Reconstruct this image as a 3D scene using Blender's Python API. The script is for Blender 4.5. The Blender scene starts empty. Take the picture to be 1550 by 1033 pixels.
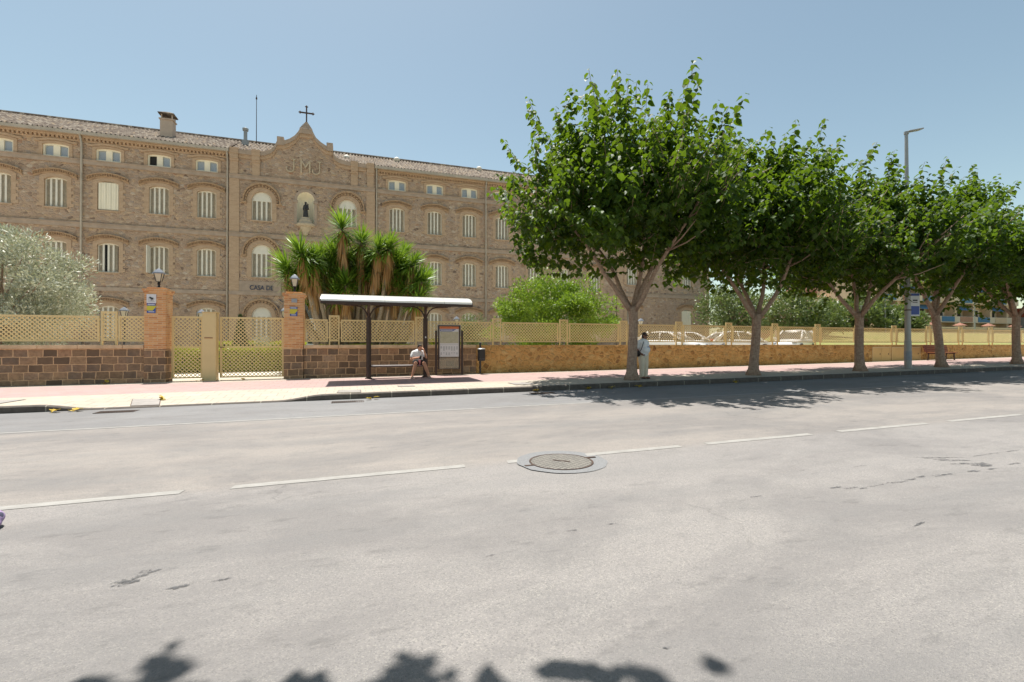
import bpy, bmesh, math, random
from mathutils import Vector, Matrix
R = math.radians
scene = bpy.context.scene
col = scene.collection
random.seed(7)

# ------------------------------------------------------------------ camera frame (metres; X along the street, Y towards the building)
FOC = 720.0                      # focal length in photo pixels (1550 wide)
TH = math.atan(720 / 2115.0)     # yaw
CH = 1.40                        # camera height
SN, CS = math.sin(TH), math.cos(TH)
def at(px, py, Y):               # photo point on the plane at distance Y
    X = Y * math.tan(TH + math.atan((px - 775) / FOC))
    return X, CH + (521 - py) * (X * SN + Y * CS) / FOC
def g(X):                        # the street climbs gently to the right
    if X > 60: return g(60) + (X - 60) * 0.0154
    if X < -30: return g(-30) + (X + 30) * 0.003
    return .007 * X + .00007 * X * X
def sst(a, b, x):
    t = max(0, min(1, (x - a) / (b - a))); return t * t * (3 - 2 * t)
KY = 12.75; WY = 19.15
def kerb_h(X): return .14 - .115 * (sst(-6.3, -5.3, X) - sst(-1.7, -0.6, X))
def walk(X, Y):
    t = sst(KY, KY + 1.9, Y); return g(X) + kerb_h(X) * (1 - t) + .14 * t
def ycap(X): return g(X) + .40 + .15 * sst(11, 16, X)
def yard(X, Y):
    base = g(X) + .10 + .44 * sst(6, 16, X)
    e = 25.5 + (Y - 19.5) * .95
    k = sst(e - .6, e + 2.5, X)
    bank = 1.25 + 1.75 * sst(19.5, 46, Y) + .02 * max(0, Y - 46)
    return base * (1 - k) + max(bank, base) * k

# ------------------------------------------------------------------ object helpers
ORG = {}
def tag(o, label=None, cat=None, group=None, kind=None):
    if label: o['label'] = label
    if cat: o['category'] = cat
    if group: o['group'] = group
    if kind: o['kind'] = kind
    return o
def thing(name, loc, label=None, cat=None, group=None, rz=0):
    o = bpy.data.objects.new(name, None); col.objects.link(o)
    o.empty_display_size = .2
    o.location = loc; o.rotation_euler = (0, 0, rz)
    ORG[o.name] = Vector(loc)
    return tag(o, label, cat, group)
def kids(o): return [c for c in bpy.data.objects if c.parent == o]
def copy_tree(o, parent=None, loc=None, rz=None):
    c = o.copy(); col.objects.link(c)
    if parent is not None: c.parent = parent
    if loc is not None: c.location = loc
    if rz is not None: c.rotation_euler = (0, 0, rz)
    for ch in kids(o): copy_tree(ch, c)
    return c
class MB:
    def __init__(s): s.v = []; s.f = []; s.m = []; s.cm = 0
    def add(s, vs, fs):
        b = len(s.v); s.v.extend(tuple(v) for v in vs)
        for f in fs: s.f.append(tuple(i + b for i in f)); s.m.append(s.cm)
        return s
    def box(s, x0, x1, y0, y1, z0, z1):
        return s.add([(x0,y0,z0),(x1,y0,z0),(x1,y1,z0),(x0,y1,z0),(x0,y0,z1),(x1,y0,z1),(x1,y1,z1),(x0,y1,z1)],
              [(0,3,2,1),(4,5,6,7),(0,1,5,4),(1,2,6,5),(2,3,7,6),(3,0,4,7)])
    def bar(s, a, b, w, h=None, up=(0,0,1)):
        h = h or w; a = Vector(a); b = Vector(b); d = (b - a).normalized(); u = Vector(up)
        if abs(d.dot(u)) > .99: u = Vector((0,1,0))
        sd = d.cross(u).normalized(); u = sd.cross(d).normalized()
        vs = []
        for p in (a, b):
            for i, j in ((-1,-1),(1,-1),(1,1),(-1,1)): vs.append(p + sd * i * w/2 + u * j * h/2)
        return s.add(vs, [(0,3,2,1),(4,5,6,7),(0,1,5,4),(1,2,6,5),(2,3,7,6),(3,0,4,7)])
    def tube(s, pts, rad, n=8, cap=True):
        pts = [Vector(p) for p in pts]
        if not isinstance(rad, (list, tuple)): rad = [rad] * len(pts)
        vs = []; fs = []; ref = None
        for i, p in enumerate(pts):
            d = (pts[min(i+1, len(pts)-1)] - pts[max(i-1, 0)]).normalized()
            if ref is None:
                ref = Vector((1,0,0)) if abs(d.x) < .9 else Vector((0,1,0))
            a = (ref - d * ref.dot(d)).normalized(); ref = a; b = d.cross(a)
            for k in range(n):
                t = 2*math.pi*k/n; vs.append(p + (a*math.cos(t) + b*math.sin(t)) * rad[i])
        for i in range(len(pts)-1):
            for k in range(n):
                fs.append((i*n+k, i*n+(k+1)%n, (i+1)*n+(k+1)%n, (i+1)*n+k))
        if cap: fs.append(tuple(range(n-1,-1,-1))); fs.append(tuple(range((len(pts)-1)*n, len(pts)*n)))
        return s.add(vs, fs)
    def lathe(s, prof, c=(0,0,0), n=16, sy=1.0):
        vs = []; fs = []
        for r, z in prof:
            for k in range(n):
                t = 2*math.pi*k/n; vs.append((c[0]+r*math.cos(t), c[1]+r*sy*math.sin(t), c[2]+z))
        for i in range(len(prof)-1):
            for k in range(n): fs.append((i*n+k, i*n+(k+1)%n, (i+1)*n+(k+1)%n, (i+1)*n+k))
        fs.append(tuple(range(n-1,-1,-1))); fs.append(tuple(range((len(prof)-1)*n, len(prof)*n)))
        return s.add(vs, fs)
    def frustum(s, c, z0, z1, a, b):        # square base half a -> half b
        x, y = c
        return s.add([(x-a,y-a,z0),(x+a,y-a,z0),(x+a,y+a,z0),(x-a,y+a,z0),(x-b,y-b,z1),(x+b,y-b,z1),(x+b,y+b,z1),(x-b,y+b,z1)],
              [(0,3,2,1),(4,5,6,7),(0,1,5,4),(1,2,6,5),(2,3,7,6),(3,0,4,7)])
    def prism(s, poly, y0, y1):             # polygon in XZ extruded along Y
        n = len(poly); vs = [(x,y0,z) for x,z in poly] + [(x,y1,z) for x,z in poly]
        fs = [tuple(range(n)), tuple(range(2*n-1, n-1, -1))]
        for i in range(n): j = (i+1)%n; fs.append((j, i, n+i, n+j))
        return s.add(vs, fs)
    def strip(s, A, B, y0, y1):             # two XZ outlines of equal length -> solid band
        n = len(A); vs = [(x,y0,z) for x,z in A]+[(x,y0,z) for x,z in B]+[(x,y1,z) for x,z in A]+[(x,y1,z) for x,z in B]; fs = []
        for i in range(n-1):
            fs += [(i,i+1,n+i+1,n+i),(2*n+i+1,2*n+i,3*n+i,3*n+i+1),(i+1,i,2*n+i,2*n+i+1),(n+i,n+i+1,3*n+i+1,3*n+i)]
        fs += [(0,n,3*n,2*n),(n-1,2*n+n-1,3*n+n-1,2*n-1)]
        return s.add(vs, fs)
    def sphere(s, c, r, n=10, m=7):
        rx, ry, rz = r if isinstance(r, (tuple, list)) else (r, r, r)
        vs = [(c[0],c[1],c[2]-rz)]; fs = []
        for i in range(1, m):
            p = -math.pi/2 + math.pi*i/m
            for k in range(n):
                t = 2*math.pi*k/n; vs.append((c[0]+rx*math.cos(p)*math.cos(t), c[1]+ry*math.cos(p)*math.sin(t), c[2]+rz*math.sin(p)))
        vs.append((c[0],c[1],c[2]+rz)); L = len(vs)-1
        for k in range(n):
            fs.append((0, 1+(k+1)%n, 1+k)); fs.append((L, L-n+k, L-n+(k+1)%n))
            for i in range(m-2): fs.append((1+i*n+k, 1+i*n+(k+1)%n, 1+(i+1)*n+(k+1)%n, 1+(i+1)*n+k))
        return s.add(vs, fs)
    def build(s, name, mat, parent=None, smooth=False, org=None, fix=True, bevel=0):
        me = bpy.data.meshes.new(name)
        o = org if org is not None else (ORG.get(parent.name, Vector((0,0,0))) if parent else Vector((0,0,0)))
        me.from_pydata([(v[0]-o[0], v[1]-o[1], v[2]-o[2]) for v in s.v], [], s.f)
        for m in (mat if isinstance(mat, (list, tuple)) else [mat]): me.materials.append(m)
        if isinstance(mat, (list, tuple)): me.polygons.foreach_set('material_index', s.m)
        if fix:
            bm = bmesh.new(); bm.from_mesh(me); bmesh.ops.recalc_face_normals(bm, faces=bm.faces); bm.to_mesh(me); bm.free()
        if smooth: me.polygons.foreach_set('use_smooth', [True]*len(me.polygons))
        me.update()
        ob = bpy.data.objects.new(name, me); col.objects.link(ob)
        if parent: ob.parent = parent; ORG[ob.name] = Vector(o)
        if bevel:
            b = ob.modifiers.new('bevel', 'BEVEL'); b.width = bevel; b.segments = 2; b.limit_method = 'ANGLE'
        return ob
def structure(mb, name, mat, **k): return tag(mb.build(name, mat, **k), kind='structure')
def single(mb, name, mat, label, cat, group=None, loc=None, **k):   # a thing that is one mesh, origin at its base
    if loc is None:
        xs = [v[0] for v in mb.v]; ys = [v[1] for v in mb.v]; zs = [v[2] for v in mb.v]
        loc = ((min(xs)+max(xs))/2, (min(ys)+max(ys))/2, min(zs))
    o = mb.build(name, mat, org=Vector(loc), **k); o.location = loc
    return tag(o, label, cat, group)
def smooth_angle(o, a=40):
    me = o.data
    try: me.shade_smooth_by_angle if False else None
    except Exception: pass
def text_mesh(s, size, depth):
    c = bpy.data.curves.new('lettering', 'FONT'); c.body = s; c.size = size; c.extrude = depth; c.align_x = 'CENTER'
    o = bpy.data.objects.new('lettering', c); col.objects.link(o)
    dg = bpy.context.evaluated_depsgraph_get(); me = bpy.data.meshes.new_from_object(o.evaluated_get(dg))
    bpy.data.objects.remove(o); return me
def put_text(mb, s, size, depth, x, y, z, rot=0, sx=1.0):          # upright lettering facing the street (-Y)
    me = text_mesh(s, size, depth); c, n = math.cos(rot), math.sin(rot)
    vs = [(x + (v.co.x*sx*c - v.co.y*n), y - v.co.z, z + (v.co.x*sx*n + v.co.y*c)) for v in me.vertices]
    mb.add(vs, [tuple(p.vertices) for p in me.polygons]); bpy.data.meshes.remove(me)
def blob(name, balls, voxel, mat, parent=None, org=(0,0,0), it=4):
    """tapered limbs [(p,q,r0,r1)] and ellipsoids [(c,(rx,ry,rz))] fused into one continuous skin"""
    mb = MB()
    for b in balls:
        if len(b) == 4:
            p, q, r0, r1 = Vector(b[0]), Vector(b[1]), b[2], b[3]
            d = (q-p); L = max(d.length, 1e-4); d /= L
            pts = [p - d*r0*.98]; rr = [r0*.15]
            for k in (-.7, -.35, 0): pts.append(p + d*r0*k); rr.append(r0*math.sqrt(1-k*k))
            for k in (.25,.5,.75): pts.append(p.lerp(q,k)); rr.append(r0+(r1-r0)*k)
            for k in (0,.35,.7): pts.append(q + d*r1*k); rr.append(r1*math.sqrt(1-k*k))
            pts.append(q + d*r1*.98); rr.append(r1*.15)
            mb.tube(pts, rr, 10)
        else: mb.sphere(b[0], b[1], 14, 10)
    o = mb.build(name, mat, parent, org=org)
    m = o.modifiers.new('r', 'REMESH'); m.mode = 'VOXEL'; m.voxel_size = voxel
    s_ = o.modifiers.new('s', 'SMOOTH'); s_.factor = .5; s_.iterations = it
    dg = bpy.context.evaluated_depsgraph_get(); me = bpy.data.meshes.new_from_object(o.evaluated_get(dg))
    o.modifiers.clear(); old = o.data; o.data = me; bpy.data.meshes.remove(old)
    me.polygons.foreach_set('use_smooth', [True]*len(me.polygons))
    if not me.materials: me.materials.append(mat)
    return o

# ------------------------------------------------------------------ materials
class NT:
    def __init__(s, name):
        s.mat = bpy.data.materials.new(name); s.mat.use_nodes = True; s.t = s.mat.node_tree
        s.b = s.t.nodes['Principled BSDF']; s.out = s.t.nodes['Material Output']
        s.tc = s.n('ShaderNodeTexCoord'); s.co = s.tc.outputs['Object']
    def n(s, ty, **k):
        d = s.t.nodes.new(ty)
        for a, v in k.items(): setattr(d, a, v)
        return d
    def set(s, sock, v):
        if hasattr(v, 'links') or isinstance(v, bpy.types.NodeSocket): s.t.links.new(v, sock)
        else: sock.default_value = (tuple(v) + (1,)) if (isinstance(v, (tuple, list)) and len(v) == 3 and sock.type == 'RGBA') else v
    def math(s, op, a, b=0.0, c=None):
        d = s.n('ShaderNodeMath', operation=op); s.set(d.inputs[0], a); s.set(d.inputs[1], b)
        if c is not None: s.set(d.inputs[2], c)
        return d.outputs[0]
    def sep(s, v=None):
        d = s.n('ShaderNodeSeparateXYZ'); s.set(d.inputs[0], v or s.co); return d.outputs
    def comb(s, x, y, z):
        d = s.n('ShaderNodeCombineXYZ'); s.set(d.inputs[0], x); s.set(d.inputs[1], y); s.set(d.inputs[2], z); return d.outputs[0]
    def scale(s, v=None, k=(1,1,1)):
        d = s.n('ShaderNodeVectorMath', operation='MULTIPLY'); s.set(d.inputs[0], v or s.co); d.inputs[1].default_value = k; return d.outputs[0]
    def vadd(s, a, b):
        d = s.n('ShaderNodeVectorMath', operation='ADD'); s.set(d.inputs[0], a); s.set(d.inputs[1], b); return d.outputs[0]
    def noise(s, sc, det=4, v=None, rough=.55, dist=0, colr=False):
        d = s.n('ShaderNodeTexNoise'); s.set(d.inputs['Vector'], v or s.co)
        d.inputs['Scale'].default_value = sc; d.inputs['Detail'].default_value = det; d.inputs['Roughness'].default_value = rough
        d.inputs['Distortion'].default_value = dist
        return d.outputs['Color' if colr else 'Fac']
    def voro(s, sc, v=None, feat='F1', rnd=1.0):
        d = s.n('ShaderNodeTexVoronoi', feature=feat); s.set(d.inputs['Vector'], v or s.co); d.inputs['Scale'].default_value = sc
        d.inputs['Randomness'].default_value = rnd; return d.outputs
    def ramp(s, f, stops, interp='LINEAR'):
        d = s.n('ShaderNodeValToRGB'); e = d.color_ramp.elements; d.color_ramp.interpolation = interp
        while len(e) < len(stops): e.new(.5)
        for el, (p, c) in zip(e, stops):
            el.position = p; el.color = (c, c, c, 1) if isinstance(c, (int, float)) else tuple(c) + (1,)
        s.set(d.inputs[0], f); return d.outputs[0]
    def mix(s, f, a, b, mode='MIX'):
        d = s.n('ShaderNodeMix', data_type='RGBA', blend_type=mode); s.set(d.inputs[0], f); s.set(d.inputs[6], a); s.set(d.inputs[7], b); return d.outputs[2]
    def bump(s, h, st=.3, dist=.02):
        d = s.n('ShaderNodeBump'); s.set(d.inputs['Height'], h); d.inputs['Strength'].default_value = st; d.inputs['Distance'].default_value = dist
        s.t.links.new(d.outputs[0], s.b.inputs['Normal']); return d
    def fin(s, c, rough=.8, metal=0, spec=.5):
        s.set(s.b.inputs['Base Color'], c); s.set(s.b.inputs['Roughness'], rough); s.b.inputs['Metallic'].default_value = metal
        s.b.inputs['Specular IOR Level'].default_value = spec
        return s.mat
def plain(name, c, rough=.6, var=.12, sc=6, metal=0, spec=.5, bump=0):
    n = NT(name); f = n.noise(sc, 4)
    lo = tuple(x*(1-var) for x in c); hi = tuple(min(1, x*(1+var)) for x in c)
    if bump: n.bump(n.noise(sc*6, 3), bump, .01)
    return n.fin(n.ramp(f, [(.3, lo), (.7, hi)]), rough, metal, spec)
M = {}
def make_mats():
    # asphalt: worn pale grey, three lanes of differing age
    n = NT('asphalt'); o = n.sep()
    big = n.noise(.35, 5, n.scale(k=(.5,1,1))); mid = n.noise(2.2, 6, n.scale(k=(.6,1.2,1))); fine = n.noise(55, 3); agg = n.voro(150)
    lane = n.ramp(n.math('ADD', n.math('MULTIPLY', o[1], .05), n.math('MULTIPLY', big, .02)),
                  [(0.0, (.262,.244,.234)), (.268, (.262,.244,.236)), (.280, (.292,.258,.232)), (.497, (.292,.258,.232)), (.503, (.212,.212,.218)), (1, (.212,.212,.218))])
    c = n.mix(.30, lane, n.ramp(big, [(.3, (.20,.193,.19)), (.72, (.325,.305,.288))]))
    c = n.mix(n.ramp(mid, [(.30, .35), (.52, 0)]), c, (.17,.165,.16))
    c = n.mix(n.ramp(fine, [(.35, .28), (.6, 0)]), c, (.15,.145,.14))
    near = n.ramp(o[1], [(.0, 1), (1, 0)])
    st = n.sep(agg['Color'])[0]
    c = n.mix(n.math('MULTIPLY', n.ramp(st, [(.84, 0), (.88, .30)]), n.ramp(n.math('MULTIPLY', o[1], .1), [(.35, 1), (.85, .1)])), c, (.46,.43,.38))
    c = n.mix(n.math('MULTIPLY', n.ramp(st, [(.10, .7), (.15, 0)]), .6), c, (.10,.10,.10))
    tr0 = n.noise(.55, 6, n.vadd(n.scale(k=(.5,1.0,1)), (3.1,1.7,0)), .72, .4); c = n.mix(n.ramp(tr0, [(.43, 0), (.60, .62)]), c, (.160,.152,.150)); fl = n.noise(6.5, 5, n.scale(k=(.38,1.0,1)), .7); c = n.mix(n.math('MULTIPLY', n.ramp(fl, [(.57, 0), (.68, .5)]), n.ramp(tr0, [(.36, .15), (.58, 1)])), c, (.115,.11,.108))
    tr = n.noise(.8, 3, n.scale(k=(.06,1.3,1)))
    c = n.mix(n.ramp(tr, [(.50, 0), (.68, .30)]), c, (.16,.16,.162))
    # hairline cracks
    cr = n.voro(.33, n.vadd(n.co, n.scale(n.noise(1.6, 6, colr=True), (.9,.9,0))), 'DISTANCE_TO_EDGE')['Distance']
    c = n.mix(n.math('MULTIPLY', n.ramp(cr, [(.001, .32), (.005, 0)]), n.ramp(big, [(.5, 0), (.6, 1)])), c, (.05,.05,.05))
    n.bump(n.math('ADD', n.math('MULTIPLY', agg['Distance'], .6), n.math('MULTIPLY', fine, .8)), .55, .008)
    M['asphalt'] = n.fin(c, n.ramp(mid, [(.3, .72), (.7, .9)]), spec=.35)
    n = NT('fresh asphalt'); f = n.noise(60, 3)
    n.bump(f, .4, .006); M['patch'] = n.fin(n.ramp(f, [(.3, (.15,.152,.158)), (.7, (.23,.233,.238))]), .85)
    n = NT('worn road paint'); w = n.noise(5, 8, n.scale(k=(1,2,1)), .7); f = n.noise(60, 2)
    c = n.mix(n.ramp(w, [(.40, .95), (.62, .55)]), n.ramp(f, [(.3, (.36,.35,.33)), (.7, (.47,.455,.43))]), (.25,.24,.225))
    M['paint'] = n.fin(c, .8)
    n = NT('dark road stain'); w = n.noise(9, 6); f = n.noise(50, 3)
    n.set(n.b.inputs['Alpha'], n.ramp(n.math('ADD', n.math('MULTIPLY', w, .5), n.math('MULTIPLY', n.noise(45, 4), .5)), [(.43, 0), (.56, .72)])); M['stain'] = n.fin(n.ramp(f, [(.35, (.055,.056,.06)), (.7, (.10,.10,.105))]), .8)
    # pavement slabs with the pink strip
    n = NT('paving slabs'); o = n.sep(); big = n.noise(.8, 5); f = n.noise(30, 4)
    br = n.n('ShaderNodeTexBrick', offset=0.5); n.set(br.inputs['Vector'], n.scale(k=(1,1,0))); br.inputs['Scale'].default_value = 1
    br.inputs['Brick Width'].default_value = .4; br.inputs['Row Height'].default_value = .4; br.inputs['Mortar Size'].default_value = .009
    br.inputs['Color1'].default_value = (0,0,0,1); br.inputs['Color2'].default_value = (1,1,1,1); br.inputs['Mortar'].default_value = (.5,.5,.5,1)
    rnd = n.sep(br.outputs['Color'])[0]
    cream = n.mix(rnd, (.43,.375,.30), (.48,.425,.345)); pink = n.mix(rnd, (.365,.235,.228), (.41,.27,.262))
    yy = n.math('MULTIPLY', o[1], .05)
    k = n.ramp(yy, [(.7455, 0), (.746, 1), (.922, 1), (.9225, 0)], 'CONSTANT')
    c = n.mix(k, cream, pink)
    c = n.mix(n.ramp(big, [(.35, .30), (.65, 0)]), c, (.33,.285,.23)); c = n.mix(n.ramp(f, [(.35, .25), (.6, 0)]), c, (.3,.26,.21))
    c = n.mix(n.math('MULTIPLY', br.outputs['Fac'], .8), c, (.22,.185,.15))
    n.bump(n.math('SUBTRACT', 1, br.outputs['Fac']), .3, .006); M['paving'] = n.fin(c, .8)
    n = NT('dark kerb stone'); o = n.sep(); f = n.noise(8, 6)
    j = n.math('LESS_THAN', n.math('FRACT', n.math('MULTIPLY', o[0], 1/1.02)), .022)
    c = n.mix(j, n.ramp(f, [(.3, (.075,.060,.05)), (.7, (.13,.108,.09))]), (.32,.28,.22)); n.bump(f, .3, .01); M['kerb'] = n.fin(c, .8)
    # rubble masonry of the convent
    def rubble(name, sc, kz, stones, mort, mw=.05, wear=.25, bs=.7):
        n = NT(name); wob = n.scale(n.noise(sc*1.2, 4, colr=True), (.34/sc*1.6,)*3)
        v = n.vadd(n.scale(k=(1,1,kz)), wob); a = n.voro(sc, v); e = n.voro(sc, v, 'DISTANCE_TO_EDGE')['Distance']
        r = n.sep(a['Color']); c = n.ramp(r[0], stones); f = n.noise(14, 6); big = n.noise(.5, 5)
        c = n.mix(n.ramp(f, [(.3, .4), (.6, 0)]), c, tuple(x*.6 for x in mort)); 
        c = n.mix(n.ramp(n.math('ADD', e, n.math('MULTIPLY', f, .03)), [(mw*.5, .9), (mw*1.4, 0)]), c, mort)
        c = n.mix(n.ramp(big, [(.35, wear), (.65, 0)]), c, tuple(x*.72 for x in mort))
        big2 = n.noise(.9, 4, n.scale(k=(1,1,.3))); c = n.mix(n.ramp(big2, [(.5, 0), (.75, wear)]), c, tuple(min(1, x*1.25) for x in mort))
        n.bump(n.math('ADD', n.ramp(e, [(0, 0), (mw*2.4, 1)]), n.math('MULTIPLY', f, .5)), bs, .04); return n.fin(c, .9, spec=.25)
    M['rubble'] = rubble('rubble masonry', 4.4, 1.45, [(0, (.155,.105,.08)), (.07, (.355,.245,.17)), (.3, (.435,.305,.215)), (.48, (.49,.352,.255)), (.64, (.39,.315,.26)), (.8, (.575,.395,.24)), (.92, (.60,.495,.385)), (1, (.395,.21,.125))], (.49,.348,.24), .085, .25, .65)
    M['ochre'] = rubble('ochre rendered rubble', 4.6, 1.15, [(0, (.22,.10,.035)), (.12, (.46,.24,.075)), (.4, (.62,.345,.115)), (.7, (.70,.42,.155)), (.9, (.74,.52,.23)), (1, (.26,.12,.05))], (.66,.40,.15), .115, .5, 1.0)
    # squared dark stone blocks
    n = NT('dark stone blocks'); o = n.sep(); wob = n.noise(3.5, 5, colr=True)
    sc = n.sep(wob); rowj = n.math('MULTIPLY', n.noise(2.3, 1, n.comb(0, 0, n.math('MULTIPLY', n.math('FLOOR', n.math('MULTIPLY', o[2], 1/.246)), .61))), .5)
    vx = n.math('ADD', n.math('ADD', o[0], n.math('MULTIPLY', o[1], 1)), n.math('ADD', n.math('MULTIPLY', n.math('SUBTRACT', sc[0], .5), .05), rowj)); vz = n.math('ADD', o[2], n.math('MULTIPLY', n.math('SUBTRACT', sc[1], .5), .07))
    br = n.n('ShaderNodeTexBrick', offset=.5, squash=1.15, squash_frequency=3); n.set(br.inputs['Vector'], n.comb(vx, vz, 0)); br.inputs['Scale'].default_value = 1
    br.inputs['Brick Width'].default_value = .37; br.inputs['Row Height'].default_value = .246; br.inputs['Mortar Size'].default_value = .015; br.inputs['Mortar Smooth'].default_value = .25
    br.inputs['Color1'].default_value = (0,0,0,1); br.inputs['Color2'].default_value = (1,1,1,1); br.inputs['Mortar'].default_value = (.5,.5,.5,1)
    f = n.noise(13, 6); big = n.noise(1.1, 4)
    c = n.ramp(n.math('ADD', n.math('MULTIPLY', n.sep(br.outputs['Color'])[0], .75), n.math('MULTIPLY', big, .3)), [(.15, (.13,.09,.062)), (.27, (.235,.155,.095)), (.4, (.38,.245,.14)), (.48, (.17,.125,.092)), (.58, (.48,.30,.165)), (.68, (.23,.168,.118)), (.8, (.38,.22,.125)), (.92, (.40,.295,.20))])
    c = n.mix(n.ramp(f, [(.3, .5), (.6, 0)]), c, (.13,.085,.055))
    c = n.mix(br.outputs['Fac'], c, n.ramp(f, [(.3, (.52,.325,.18)), (.7, (.68,.46,.275))]))
    n.bump(n.math('ADD', n.math('SUBTRACT', 1, br.outputs['Fac']), n.math('MULTIPLY', f, .5)), .8, .03); M['blocks'] = n.fin(c, .9, spec=.25)
    # brick of the pillars and surrounds
    def brick(name, w, h, cols, mort, ms=.008, bs=.4):
        n = NT(name); o = n.sep(); br = n.n('ShaderNodeTexBrick', offset=.5)
        n.set(br.inputs['Vector'], n.comb(n.math('ADD', o[0], o[1]), o[2], 0)); br.inputs['Scale'].default_value = 1
        br.inputs['Brick Width'].default_value = w; br.inputs['Row Height'].default_value = h; br.inputs['Mortar Size'].default_value = ms
        br.inputs['Color1'].default_value = (0,0,0,1); br.inputs['Color2'].default_value = (1,1,1,1); br.inputs['Mortar'].default_value = (.5,.5,.5,1)
        f = n.noise(20, 5); big = n.noise(2, 3)
        c = n.ramp(n.math('ADD', n.math('MULTIPLY', n.sep(br.outputs['Color'])[0], .8), n.math('MULTIPLY', big, .25)), cols)
        c = n.mix(n.ramp(f, [(.35, .35), (.6, 0)]), c, tuple(x*.65 for x in mort)); c = n.mix(br.outputs['Fac'], c, mort)
        n.bump(n.math('ADD', n.math('SUBTRACT', 1, br.outputs['Fac']), n.math('MULTIPLY', f, .4)), bs, .012); return n.fin(c, .88, spec=.3)
    M['brick'] = brick('orange brick', .26, .062, [(.1, (.52,.19,.06)), (.4, (.66,.29,.10)), (.7, (.72,.37,.15)), (1, (.75,.46,.23))], (.66,.48,.30))
    M['obrick'] = brick('ochre brick', .25, .075, [(.1, (.46,.315,.20)), (.5, (.52,.36,.235)), (1, (.56,.40,.265))], (.48,.335,.22), .006, .2)
    M['dbrick'] = brick('reddish brick', .14, .09, [(.1, (.32,.19,.11)), (.5, (.46,.29,.17)), (1, (.53,.36,.21))], (.44,.30,.185), .012, .4)
    M['redbrick'] = brick('red brick wall', .25, .07, [(.1, (.24,.10,.07)), (.5, (.29,.13,.09)), (1, (.33,.16,.11))], (.30,.17,.13), .006, .2)
    M['band'] = plain('grey stone band', (.41,.31,.23), .85, .14, 3, bump=.2)
    M['coping'] = plain('tan coping stone', (.62,.44,.27), .85, .22, 3, bump=.2)
    M['cream'] = plain('cream plaster', (.86,.78,.60), .7, .04, 2)
    M['white'] = plain('white joinery', (.78,.73,.61), .5, .05, 4)
    M['louvre'] = plain('brown louvre', (.58,.49,.36), .6, .15, 8)
    n = NT('wire mesh pane'); o = n.sep(); a = n.math('FRACT', n.math('MULTIPLY', n.math('ADD', o[0], o[2]), 22)); b = n.math('FRACT', n.math('MULTIPLY', n.math('SUBTRACT', o[0], o[2]), 22))
    k = n.math('MAXIMUM', n.math('LESS_THAN', a, .22), n.math('LESS_THAN', b, .22))
    M['meshpane'] = n.fin(n.mix(k, (.26,.32,.38), (.5,.5,.5)), .25)
    M['glass'] = plain('dark window glass', (.03,.04,.05), .06, .1, 2, spec=.8)
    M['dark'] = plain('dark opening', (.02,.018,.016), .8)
    M['gutter'] = plain('grey gutter', (.44,.38,.30), .6, .12, 2)
    M['pipe'] = plain('downpipe grey', (.42,.37,.30), .55, .1, 2)
    n = NT('roof tiles'); o = n.sep(); ix = n.math('FLOOR', n.math('MULTIPLY', o[0], 4)); sy = n.math('MULTIPLY', o[1], 2.9); iy = n.math('FLOOR', sy)
    wn = n.n('ShaderNodeTexWhiteNoise', noise_dimensions='2D'); n.set(wn.inputs['Vector'], n.comb(ix, iy, 0))
    c = n.ramp(wn.outputs['Value'], [(0, (.12,.09,.07)), (.3, (.20,.16,.125)), (.6, (.26,.215,.17)), (.85, (.37,.32,.26)), (1, (.33,.245,.16))])
    f = n.noise(9, 5); c = n.mix(n.ramp(f, [(.35, .6), (.62, 0)]), c, (.10,.08,.064))
    c = n.mix(n.math('LESS_THAN', n.math('FRACT', sy), .12), c, (.09,.065,.05)); n.bump(n.math('FRACT', sy), .6, .05); M['tiles'] = n.fin(c, .9, spec=.2)
    M['bronze'] = plain('dark bronze', (.035,.03,.025), .45, .3, 8)
    M['iron'] = plain('rusty dark iron', (.06,.035,.025), .6, .3, 8)
    M['lettering'] = plain('dark blue lettering', (.05,.065,.11), .5)
    M['stone'] = plain('carved stone', (.52,.42,.29), .85, .15, 5, bump=.2)
    M['lattice'] = plain('sand yellow lattice paint', (.73,.57,.28), .55, .06, 3)
    M['gatebox'] = plain('sand yellow steel', (.68,.52,.26), .5, .06, 1.5)
    M['brown'] = plain('dark brown steel', (.040,.018,.013), .4, .2, 5)
    n = NT('translucent roof sheet'); f = n.noise(3, 4)
    n.b.inputs['Transmission Weight'].default_value = 0; M['sheet'] = n.fin(n.ramp(f, [(.3, (.55,.54,.50)), (.7, (.61,.60,.565))]), .3)
    M['bench'] = plain('brushed bench steel', (.33,.31,.31), .35, .1, 5, metal=.4)
    M['black'] = plain('black plastic', (.018,.017,.017), .45, .2, 5)
    M['metal'] = plain('grey galvanised steel', (.33,.33,.32), .45, .1, 3, metal=.3)
    M['concrete'] = plain('grey concrete', (.30,.29,.27), .85, .15, 4, bump=.2)
    M['plate'] = plain('grey access plate', (.29,.265,.245), .7, .15, 5); M['chimney'] = plain('beige chimney render', (.55,.43,.33), .85, .1, 3)
    M['yard'] = plain('pale courtyard concrete', (.60,.555,.48), .85, .08, .7)
    n = NT('dry grass'); f = n.noise(6, 8); b = n.noise(.35, 4)
    n.bump(n.noise(40, 3), .6, .05); M['grass'] = n.fin(n.mix(n.ramp(b, [(.35, 0), (.65, 1)]), n.ramp(f, [(.3, (.17,.155,.05)), (.7, (.36,.31,.12))]), n.ramp(f, [(.3, (.12,.16,.035)), (.7, (.27,.28,.07))])), .95)
    n = NT('earth'); f = n.noise(.4, 8); M['earth'] = n.fin(n.ramp(f, [(.3, (.20,.165,.12)), (.7, (.30,.25,.18))]), .95)
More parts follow.
